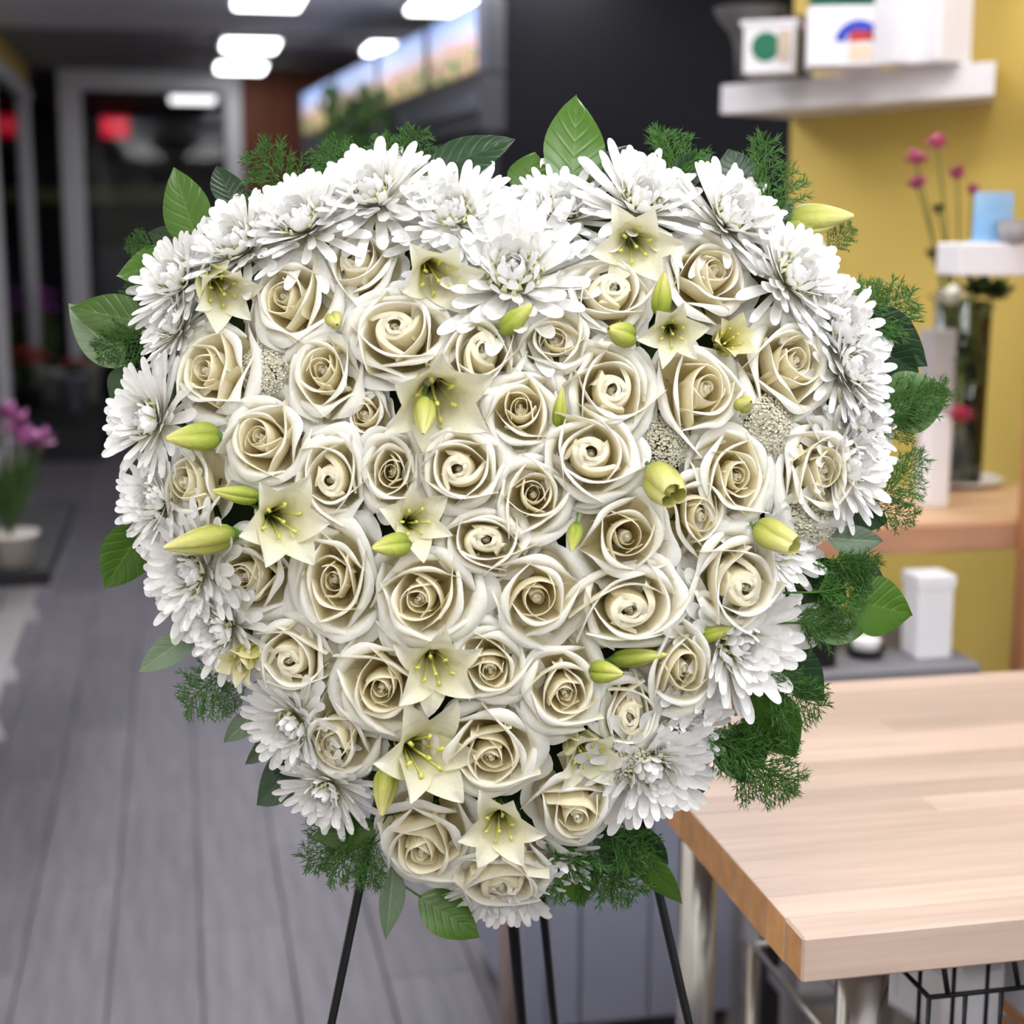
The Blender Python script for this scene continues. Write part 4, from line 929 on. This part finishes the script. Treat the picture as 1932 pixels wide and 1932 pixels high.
LILIES = [ # px,py,R px, tilt x, tilt y (image right/up), depth off, flare set, material, label
 (418, 548, 88, .35, -.35, -.004, 4, 'lily', 'pale yellow green lily at the upper left beside the spiral rose'),
 (822, 522, 95, .25, -.35, -.004, 2, 'lily', 'yellow throated lily between the top chrysanthemums and the wide cupped rose'),
 (1198, 462, 92, .05, -.15, -.004, 2, 'lily', 'upper right lily with green throat and long stamens'),
 (1268, 628, 72, .0, -.1, -.008, 0, 'lily', 'small open lily above the rose with the pointed inner bud'),
 (822, 752, 124, .1, -.25, .006, 0, 'lily', 'lily with a dark green throat left of the egg hearted rose'),
 (530, 982, 104, .25, .0, -.008, 0, 'lily', 'wide open six petalled lily on the left with a dark throat'),
 (782, 985, 80, .2, .1, .010, 0, 'lily', 'small shadowed lily in the gap right of the tall egg shaped rose'),
 (820, 1262, 98, .1, -.2, .000, 2, 'lily', 'lower lily with a green throat beside the ring hearted rose'),
 (800, 1425, 118, .3, .0, .004, 0, 'lily', 'wide pale lily beside the large lower rose'),
 (942, 1560, 88, .0, -.1, -.004, 2, 'lily', 'lowest lily above the drooping tip rose'),
 (455, 1248, 58, -.4, -.3, .002, 4, 'lily_yellow', 'small yellow lily at the left edge beside the creamy rose'),
 (1108, 1425, 84, .3, -.3, .014, 2, 'lily', 'cream lily half hidden under the rose with square folds'),
 (1378, 640, 60, .2, .2, .014, 4, 'lily_yellow', 'yellow green lily hidden between the two upper right roses'),
]
for i, (px, py, rp, tx, ty, off, fs, m_, lab) in enumerate(LILIES):
    q = random.Random(1300+i); d = hd(px, py)+off-.012; z = (-FWD+RIGHT*tx*1.7+UP*(ty*1.7-.15)).normalized(); p = at(px, py, d); x, y, z = frame(z); r = rp/FPX*d*1.52
    O = p-z*r*.55; a0 = q.random()*6.28; xr = x*math.cos(a0)+y*math.sin(a0); yr = z.cross(xr); o = empty('lily', M=mframe(O, xr, yr, z, (r, r, r)))
    for k in range(6):
        me = LPET[m_][(fs+(k % 2)) % 6] if q.random() < .7 else LPET[m_][q.randrange(6)]
        link('petal', me, o, Matrix.Rotation(k*math.pi/3+q.uniform(-.1, .1), 4, 'Z') @ Matrix.Translation((.0 if k % 2 else .015, 0, 0)))
    for k in range(6): link('stamen', sta_me[k % 3], o, Matrix.Rotation(k*math.pi/3+.3, 4, 'Z'))
    link('pistil', pis_me, o)
    ln = to_foam(O, z); link('stem', stem_me, o, Matrix.Diagonal((.002/r, .002/r, ln/r, 1)))
    tag(o, lab, 'lily', 'lilies of the heart')

# ---- buds
def bud_seg(seed, open_=0):
    V = []; A = []; F = []; nt = 11; na = 7
    for j in range(nt):
        t = j/(nt-1); r = .27*(math.sin(math.pi*min(1, .05+.93*t**.72))**.8)*(1-.18*t)+.012+open_*t*t
        for k in range(na):
            a = -1+2*k/(na-1); ph = a*R(66); rr = r*(1.0+.10*math.cos(a*1.5)-.30*abs(a)**5+.06*math.exp(-(a/.18)**2))
            V.append((rr*math.cos(ph), rr*math.sin(ph), t)); A.append(t)
    for j in range(nt-1):
        for k in range(na-1): F.append((j*na+k, (j+1)*na+k, (j+1)*na+k+1, j*na+k+1))
    return MB().add(V, F, 0, A)
BUD = {m_: [bud_seg(0, 0).mesh('petal', m_, True), bud_seg(1, .16).mesh('petal', m_, True)] for m_ in ('bud', 'bud_pale')}
cal_me = MB().lathe([(.02, -.06), (.09, -.02), (.16, .06), (.17, .10)], 12, al=[0, 0, .1, .2]).mesh('calyx', 'stem', True)
BUDS = [ # px,py centre, length px, direction (right,up), out (toward camera), fat, open, mat, depth off, label
 (1548, 412, 110, 1, .05, .15, .80, 0, 'bud_pale', .035, 'long pale yellow green bud jutting over the yellow wall'),
 (1530, 428, 88, 1, .10, .1, .70, 0, 'bud_pale', .040, 'second shorter bud just under the long pale bud'),
 (975, 602, 76, .75, .6, .5, .85, 0, 'bud', -.004, 'tilted green bud above the rose with the smooth egg heart'),
 (1170, 630, 70, -.7, .2, .9, 1.1, 0, 'bud', -.012, 'short round green bud under the cupped upper right rose'),
 (1250, 556, 76, .05, 1, .3, .8, 0, 'bud', -.004, 'upright green bud beside the cupped upper right rose'),
 (365, 826, 92, -1, -.05, .4, .95, 0, 'bud', -.008, 'plump green bud at the left edge pointing outward'),
 (378, 1020, 124, -1, -.2, .3, .72, 0, 'bud_pale', -.012, 'long yellow green bud below the wide open left lily'),
 (737, 1030, 72, -.9, -.1, .6, 1.05, 0, 'bud', -.008, 'round yellow green bud beside the tall egg shaped rose'),
 (800, 785, 76, .0, -1, .7, .9, 0, 'bud_pale', -.012, 'pale bud hanging below the dark throated lily'),
 (1145, 1268, 64, .9, -.05, .6, 1.1, 0, 'bud', .004, 'lone bright green bud in the dark gap under the widest rose'),
 (1205, 1240, 96, 1, .1, .1, .6, 0, 'bud', .022, 'slender green bud lying behind the lone bright bud'),
 (1083, 1014, 52, -.2, -1, .4, .9, 0, 'bud', .002, 'tiny green bud left of the rose with the twisted fold'),
 (726, 1492, 84, -.1, -1, .4, .9, 0, 'bud_pale', .002, 'yellow green bud hanging at the wide pale lower lily'),
 (1462, 1012, 84, .8, -.45, .7, 1.0, 1, 'bud_pale', -.006, 'opening green bud above the large round right rose'),
 (1252, 912, 86, .35, -.55, .9, 1.25, 1, 'bud_pale', -.016, 'pale green cup shaped bud with open mouth near the middle'),
 (632, 606, 46, .3, -.4, 1, 1.2, 0, 'bud_pale', .004, 'tiny knobby bud under the spiral centred upper left rose'),
 (1406, 762, 46, .3, .1, 1, 1.2, 0, 'bud_pale', .0, 'tiny knobby bud beside the right speckled filler'),
 (446, 932, 80, -1, .15, .2, .7, 0, 'bud', .008, 'dark green bud behind the wide open left lily'),
 (1056, 770, 70, .1, 1, .3, .6, 0, 'bud', .012, 'narrow green bud squeezed between two middle roses'),
 (1350, 1195, 70, .9, .3, .3, .7, 0, 'bud', .02, 'green bud peeking under the large round right rose'),
]
for i, (px, py, lp, dx_, dy_, dzc, fat, op, m_, off, lab) in enumerate(BUDS):
    d = hd(px, py)+off-.012; z = (RIGHT*dx_+UP*dy_-FWD*dzc).normalized(); ln = lp/FPX*d*1.12
    p = at(px, py, d); x = z.cross(FWD).normalized(); y = z.cross(x); O = p-z*ln*.5
    o = empty('flower_bud', M=mframe(O, x, y, z, (ln*fat, ln*fat, ln)))
    for k in range(3): link('petal', BUD[m_][op], o, Matrix.Rotation(k*2*math.pi/3+i, 4, 'Z'))
    if op:
        for k in range(3): link('petal', BUD[m_][0], o, Matrix.Rotation(k*2*math.pi/3+i+1, 4, 'Z') @ Matrix.Diagonal((.8, .8, .92, 1)))
    link('calyx', cal_me, o)
    foot = O+FWD*max(.01, DF+.01-(O-CAM).dot(FWD))-z*ln*.3; M_ = o.matrix_basis.inverted()
    a_ = M_ @ O; c_ = M_ @ (O-z*ln*.35+FWD*.006); b_ = M_ @ foot
    MB().tube([a_, c_, b_], .045, 6).obj('stem', 'stem', o, True)
    tag(o, lab, 'bud', 'green flower buds of the heart')

# ---- speckled filler clusters
def filler_mesh(seed):
    q = random.Random(seed); m = MB()
    for k in range(420):
        s = math.sqrt((k+.5)/420); a = k*2.39996; z_ = math.sqrt(max(0, 1-s*s*.9))*.6; c = Vector((math.cos(a)*s, math.sin(a)*s, z_)); nn = Vector((c.x*.8, c.y*.8, .7)).normalized()
        u = nn.cross(Vector((.3, .2, 1))).normalized(); v = nn.cross(u); r = .062*q.uniform(.6, 1.2); c += Vector((q.uniform(-1, 1), q.uniform(-1, 1), q.uniform(-1, 1)))*.035
        ring = [c+(u*math.cos(t)+v*math.sin(t))*r+nn*.05*(1 if j % 2 else .2) for j, t in enumerate([t_*6.283/6 for t_ in range(6)])]
        m.add([c-nn*.05]+ring, [(0, j+1, (j+1) % 6+1) for j in range(6)])
    return m
FIL = filler_mesh(1).mesh('florets', 'filler')
for px, py, rp, off, lab in ((505, 700, 52, .028, 'speckled white filler cluster between two left roses'), (1440, 806, 60, .020, 'speckled white filler cluster right of the pointed bud rose'), (1250, 835, 52, .030, 'shaded white filler cluster above the pale green cup bud'), (1525, 965, 60, .024, 'speckled white filler cluster under the far right rose'), (1180, 1440, 52, .02, 'small white filler cluster beside the lower half open rose')):
    d = hd(px, py)+off; n = hnorm(px, py, .6); p = at(px, py, d); x, y, z = frame(n); r = rp/FPX*d
    o = empty('filler_flower', M=mframe(p, x, y, z, (r, r, r))); f = link('florets', FIL, o); f['kind'] = 'stuff'
    ln = to_foam(p, z); link('stem', stem_me, o, Matrix.Diagonal((.08, .08, ln/r, 1))); tag(o, lab, 'flower', 'filler clusters of the heart')

# ---- leaves
def leaf_mesh(seed, m_):
    q = random.Random(seed); V = []; F = []; UVs = []; na = 9; nt = 15; bend = q.uniform(.15, .5); fold = q.uniform(.10, .3); wv = q.uniform(0, 6)
    ang = bend*.5; y = z = 0
    for j in range(nt):
        t = j/(nt-1); wd_ = .5*(math.sin(math.pi*t**.82)**.85)*(1-.18*t) if 0 < t < 1 else .0
        if t > .86: wd_ *= 1-.25*((t-.86)/.14)
        for k in range(na):
            a = -1+2*k/(na-1); V.append((a*wd_, y, z+abs(a)*wd_*fold-a*a*wd_*.12+.02*math.sin(5*t+wv+a*1.5)*abs(a))); UVs.append((a, t, 0))
        ang -= bend/(nt-1); y += math.cos(ang)/(nt-1); z += math.sin(ang)/(nt-1)
    for j in range(nt-1):
        for k in range(na-1): F.append((j*na+k, j*na+k+1, (j+1)*na+k+1, (j+1)*na+k))
    me = MB().add(V, F).mesh('leaf', m_, True); at_ = me.attributes.new('leafuv', 'FLOAT_VECTOR', 'POINT'); at_.data.foreach_set('vector', [c for u in UVs for c in u]); return me
LEAF = {m_: [leaf_mesh(400+10*j+i, m_) for i in range(4)] for j, m_ in enumerate(('leaf_green', 'leaf_dark', 'leaf_pale'))}
LEAVES = [ # base px, tip px, width px, g/d/p, depth base off, tip off, sideways lean, label
 (805, 330, 972, 262, 98, 'd', .05, .03, .25, 'broad glossy dark leaf lying above the top chrysanthemums'),
 (1078, 365, 1088, 178, 116, 'g', .05, .04, -.2, 'tallest upright green leaf standing at the notch'),
 (985, 365, 1010, 286, 76, 'g', .055, .05, .2, 'small pointed green leaf left of the tallest leaf'),
 (1130, 345, 1188, 272, 62, 'd', .075, .08, .3, 'small dark leaf half hidden right of the tallest leaf'),
 (1255, 350, 1342, 292, 60, 'd', .06, .06, .5, 'dark folded leaf behind the top right chrysanthemum'),
 (1402, 365, 1374, 280, 78, 'd', .065, .06, -.2, 'dark rounded leaf beside the plumy top right fern'),
 (376, 468, 328, 315, 96, 'g', .05, .03, .3, 'big bright green pointed leaf at the upper left'),
 (445, 395, 408, 312, 62, 'd', .065, .06, .3, 'dark narrow leaf behind the big upper left leaf'),
 (350, 462, 278, 438, 48, 'd', .06, .06, .3, 'small dark leaf below the big upper left leaf'),
 (340, 492, 218, 520, 88, 'g', .05, .03, .2, 'bright green leaf pointing left under the small dark leaf'),
 (285, 612, 130, 580, 84, 'g', .05, .02, .2, 'bright green leaf pointing left over a pale curled leaf'),
 (235, 690, 128, 572, 84, 'p', .06, .05, .5, 'pale curled leaf behind the left pointing green leaf'),
 (278, 985, 195, 1112, 96, 'g', .05, .05, .35, 'rounded green leaf hanging at the left edge'),
 (372, 1190, 260, 1268, 56, 'p', .05, .03, .2, 'silvery green leaf pointing down left'),
 (492, 1335, 422, 1402, 44, 'p', .05, .05, .3, 'small folded pale leaf at the lower left'),
 (540, 1385, 462, 1442, 52, 'd', .06, .06, .5, 'narrow dark leaf under the small folded pale leaf'),
 (575, 1430, 484, 1520, 88, 'd', .06, .06, .3, 'broad dark leaf at the lower left edge'),
 (560, 1450, 510, 1440, 60, 'd', .055, .055, .3, 'short dark leaf tucked above the broad lower left leaf'),
 (712, 1560, 588, 1578, 72, 'g', .05, .05, .3, 'dark green leaf veiled by fern near the left easel leg'),
 (742, 1630, 728, 1774, 50, 'p', .04, .03, .5, 'pale yellow green folded leaf hanging down at the tip'),
 (790, 1690, 905, 1770, 84, 'g', .04, .03, .2, 'green rounded leaf under the lowest roses'),
 (1200, 1600, 1288, 1708, 56, 'g', .05, .05, .5, 'curled green leaf pointing down toward the right easel leg'),
 (1060, 1590, 1102, 1712, 70, 'g', .05, .05, .3, 'dark green leaf below the lower right half open rose'),
 (1110, 1570, 1215, 1650, 90, 'd', .055, .055, .3, 'dark leaf in the shade behind the lower right fern'),
 (1615, 590, 1752, 692, 96, 'd', .05, .06, .2, 'large dark leaf curling behind the right chrysanthemums'),
 (1640, 650, 1735, 705, 70, 'd', .045, .05, -.3, 'dark grey green leaf folded under the large right leaf'),
 (1655, 775, 1795, 738, 118, 'g', .05, .03, .2, 'large green leaf veiled with fern at the right edge'),
 (1560, 1015, 1668, 1022, 56, 'p', .04, .04, .4, 'pale green leaf underside below the far right rose'),
 (1580, 1070, 1672, 1096, 80, 'd', .06, .06, .2, 'dark leaf behind the pale underside leaf'),
 (1600, 1130, 1722, 1162, 112, 'g', .05, .04, .2, 'broad green leaf beside the white carton on the right'),
 (1510, 1175, 1642, 1180, 92, 'g', .045, .045, -.3, 'green rounded leaf left of the broad right leaf'),
 (1470, 1230, 1556, 1322, 88, 'd', .06, .06, .2, 'dark green leaf above the table top'),
 (1420, 1300, 1500, 1432, 108, 'g', .06, .06, .3, 'large green leaf hanging over the table top'),
 (1320, 1390, 1414, 1478, 56, 'd', .05, .05, -.4, 'narrow bluish dark leaf beside the wispy fern tip'),
 (1270, 1480, 1335, 1490, 44, 'd', .05, .05, .3, 'small dark leaf behind the lower right chrysanthemum'),
 (1450, 400, 1500, 388, 44, 'd', .06, .06, .3, 'small dark leaf beside the long pale bud'),
 (1180, 1560, 1262, 1632, 60, 'd', .06, .06, .3, 'dark leaf behind the chrysanthemum over the table corner'),
 (1600, 960, 1676, 985, 60, 'd', .06, .06, .3, 'dark leaf under the fanning right chrysanthemum'),
 (1500, 1090, 1600, 1130, 110, 'd', .075, .075, .2, 'broad shadowed leaf behind the dark right fern'),
 (1380, 1370, 1440, 1450, 90, 'd', .075, .075, .2, 'shadowed leaf behind the large hanging green leaf'),
 (250, 690, 215, 770, 70, 'd', .07, .07, .2, 'dark leaf behind the far left chrysanthemum'),
]
MN = {'g': 'leaf_green', 'd': 'leaf_dark', 'p': 'leaf_pale'}
for i, (bx_, by_, tx, ty, wp, g, ob, ot, lean, lab) in enumerate(LEAVES):
    q = random.Random(1700+i); db = min(hd(bx_, by_), 1.385)+ob*.6; dt = min(hd(tx, ty), 1.40)+ot*.6
    B = at(bx_, by_, db); T = at(tx, ty, dt); Y_ = T-B; ln = Y_.length; Y_.normalize()
    out = (RIGHT*(tx-945)-UP*(ty-960)).normalized()
    N_ = (-FWD+Y_.cross(FWD)*lean*q.choice((-1, 1))+UP*.25); N_ = (N_-Y_*N_.dot(Y_)).normalized(); X_ = Y_.cross(N_)
    wdt = wp/FPX*db*1.12
    me = q.choice(LEAF[MN[g]]); o = link('leaf', me, None, mframe(B, X_, Y_, N_, (wdt, ln, ln*.8)))
    s_ = -max(.25, min(1.0, .05/ln)); MB().tube([(0, .04, 0), (0, s_*.5, -.04), (0, s_, -.22)], [.022, .026, .03], 6).obj('petiole', 'stem', o, True)
    tag(o, lab, 'leaf', 'leaves around the heart')

# ---- feathery fern sprigs
def fern_mesh(seed):
    q = random.Random(seed); st = MB(); nd = MB(); pts = [Vector((.10*math.sin(2.2*t+seed), t, .08*math.sin(3*t+seed))) for t in [i/8 for i in range(9)]]
    st.tube([(0, -.5, -.1)]+pts, [.016]+[.013*(1-.6*i/8) for i in range(9)], 5)
    def needles(p, ax, ln, n):
        for _ in range(n):
            d = (ax*q.uniform(.5, 1.0)+Vector((q.uniform(-1, 1), q.uniform(-1, 1), q.uniform(-.8, .8)))*.75).normalized(); L_ = ln*q.uniform(.6, 1.15)
            u = d.cross(Vector((q.uniform(-1, 1), q.uniform(-1, 1), 1))).normalized()*.0062
            nd.add([p-u*.6, p+d*L_*.5-u, p+d*L_, p+d*L_*.5+u, p+u*.6], [(0, 1, 2, 3, 4)])
    for i in range(13):
        t = .04+.94*i/12; p = Vector((.10*math.sin(2.2*t+seed), t, .08*math.sin(3*t+seed)))
        for sgn in (-1, 1):
            bl_ = (.50*(1-t)**.7+.10)*q.uniform(.7, 1.1); dr = Vector((sgn*.8, .75, q.uniform(-.35, .35))).normalized()
            e_ = p+dr*bl_; st.tube([p, e_], .005, 3)
            nn = max(3, int(bl_*14))
            for k in range(nn): needles(p+dr*bl_*(k+1)/nn, dr, .13, 7)
        needles(p, Vector((0, 1, 0)), .15, 6)
    return st.mesh('stem', 'fern', True), nd.mesh('needles', 'fern')
FERN = [fern_mesh(i) for i in range(3)]
FERNS = [ # base, tip, width scale, base off, tip off, label
 (560, 395, 478, 300, 1.1, .06, .055, 'feathery fern sprig rising behind the left top chrysanthemums'),
 (650, 350, 600, 282, 1.1, .06, .065, 'short feathery fern beside the upright petalled chrysanthemum'),
 (770, 345, 800, 250, 1.2, .06, .06, 'feathery fern sprig left of the broad glossy leaf'),
 (720, 330, 712, 262, 1.0, .065, .07, 'blurred fern tuft behind the top left chrysanthemum'),
 (1262, 350, 1252, 246, 1.1, .055, .06, 'light green fern tuft against the black wall'),
 (1435, 410, 1462, 270, .9, .05, .06, 'plumy dark fern spray at the top right'),
 (1560, 470, 1600, 425, .9, .06, .06, 'small fern tip under the long pale bud'),
 (1580, 600, 1720, 560, .9, .055, .06, 'wispy fern spray over the yellow wall on the right'),
 (1600, 580, 1670, 545, 1.0, .05, .05, 'short fern spray behind the beaded chrysanthemum'),
 (1660, 790, 1775, 725, .8, .035, .018, 'fern spray lying over the large right leaf'),
 (1660, 815, 1740, 775, .8, .035, .02, 'lower fern spray lying over the large right leaf'),
 (1650, 935, 1748, 872, .8, .05, .05, 'wispy fern beside the fanning right chrysanthemum'),
 (1630, 950, 1725, 965, .8, .05, .05, 'fern spray over the wooden bench edge'),
 (1540, 1050, 1650, 1075, 1.1, .035, .03, 'dense dark fern under the pale underside leaf'),
 (1530, 1110, 1640, 1105, 1.1, .03, .028, 'dense fern spray before the broad right leaf'),
 (1500, 1160, 1600, 1180, 1.0, .03, .03, 'fern spray before the rounded right leaf'),
 (1440, 1260, 1550, 1335, .9, .045, .045, 'fern spray tipping over the back edge of the table'),
 (1440, 1330, 1480, 1420, 1.0, .045, .045, 'fern spray before the large hanging leaf'),
 (1370, 1400, 1505, 1462, .8, .05, .05, 'wispy fern tip reaching right over the table top'),
 (1390, 1420, 1490, 1500, .8, .055, .05, 'lowest wispy fern tip over the table top'),
 (1330, 1370, 1420, 1440, 1.0, .04, .04, 'dark fern behind the ragged chrysanthemum'),
 (280, 640, 192, 672, 1.2, .045, .03, 'bright fern tuft below the left pointing leaf'),
 (300, 570, 235, 545, .9, .06, .06, 'small fern sprig between two left leaves'),
 (290, 470, 240, 455, .9, .06, .06, 'small blurred fern tip beside the small dark left leaf'),
 (440, 1265, 362, 1342, 1.1, .05, .05, 'fern tuft under the small yellow lily'),
 (470, 1300, 420, 1340, 1.0, .05, .05, 'second fern tuft beside the small folded pale leaf'),
 (690, 1560, 572, 1612, .9, .045, .05, 'wispy fern spray at the lower left before the floor'),
 (710, 1590, 630, 1660, 1.0, .045, .045, 'drooping fern spray above the left easel leg'),
 (720, 1580, 700, 1670, 1.0, .04, .04, 'dense fern spray left of the oval tip rose'),
 (1050, 1590, 1150, 1690, 1.0, .045, .045, 'dense dark fern below the lower right half open rose'),
 (1110, 1590, 1210, 1672, 1.1, .045, .045, 'dark fern spray beside the curled green leaf'),
 (1150, 1560, 1240, 1610, 1.0, .05, .05, 'dark fern behind the curled green leaf'),
 (1060, 1620, 1090, 1700, 1.0, .04, .04, 'fern sprig right of the drooping tip rose'),
]
for i, (bx_, by_, tx, ty, ws, ob, ot, lab) in enumerate(FERNS):
    q = random.Random(2100+i); B = at(bx_, by_, min(hd(bx_, by_), 1.385)+ob*.6); T = at(tx, ty, min(hd(tx, ty), 1.40)+ot*.6); Y_ = T-B; ln = Y_.length; Y_.normalize()
    N_ = (-FWD+Y_.cross(FWD)*q.uniform(-.5, .5)); N_ = (N_-Y_*N_.dot(Y_)).normalized(); X_ = Y_.cross(N_)
    o = empty('fern_sprig', M=mframe(B, X_, Y_, N_, (ln*ws, ln, ln*ws))); a_, b_ = FERN[i % 3]
    link('stem', a_, o); k_ = link('needles', b_, o); k_['kind'] = 'stuff'; tag(o, lab, 'fern', 'feathery fern sprigs of the heart')

# ------------------------------------------------------------------ wire easel
ez = at(945, 900, DF+.075); es = empty('wire_easel', (ez.x, ez.y, 0)); E0 = Vector((ez.x, ez.y, 0))
def eloc(p): return Vector(p)-E0
lt, lb = at(690, 1620, 1.475), at(625, 1932, 1.44); rt, rb_ = at(1240, 1670, 1.475), at(1300, 1932, 1.44)
def to_floor(a, b): return a+(b-a)*((0.004-a.z)/(b.z-a.z))
apex = at(962, 520, 1.50)
LF, RF = to_floor(lt, lb), to_floor(rt, rb_)
MB().tube([eloc(apex-RIGHT*.02), eloc(lt), eloc(LF)], .0042, 8).obj('easel_leg', 'black_wire', es, True)
MB().tube([eloc(apex+RIGHT*.02), eloc(rt), eloc(RF)], .0042, 8).obj('easel_leg', 'black_wire', es, True)
for (x0, y0_, x1, y1_, d1, d2, r_) in ((968, 1740, 984, 1932, 1.66, 1.80, .0062), (1026, 1730, 1046, 1932, 1.66, 1.80, .0045)):
    a, b = at(x0, y0_, d1), at(x1, y1_, d2); MB().tube([eloc(apex+FWD*.01), eloc(a), eloc(to_floor(a, b))], r_, 8).obj('easel_rear_leg', 'black_wire', es, True)
cl, cr_ = at(640, 1540, 1.478), at(1290, 1560, 1.478)
lx = lt+(apex-lt)*.08; rx = rt+(apex-rt)*.08
MB().tube([eloc(lx), eloc(rx)], .004, 8).obj('easel_crossbar', 'black_wire', es, True)
for t in (.28, .72):
    p = lx+(rx-lx)*t; MB().tube([eloc(p), eloc(p-FWD*.06), eloc(p-FWD*.065+UP*.03)], .003, 6).obj('easel_hook', 'black_wire', es, True)
tag(es, 'thin black wire easel carrying the flower heart', 'easel')
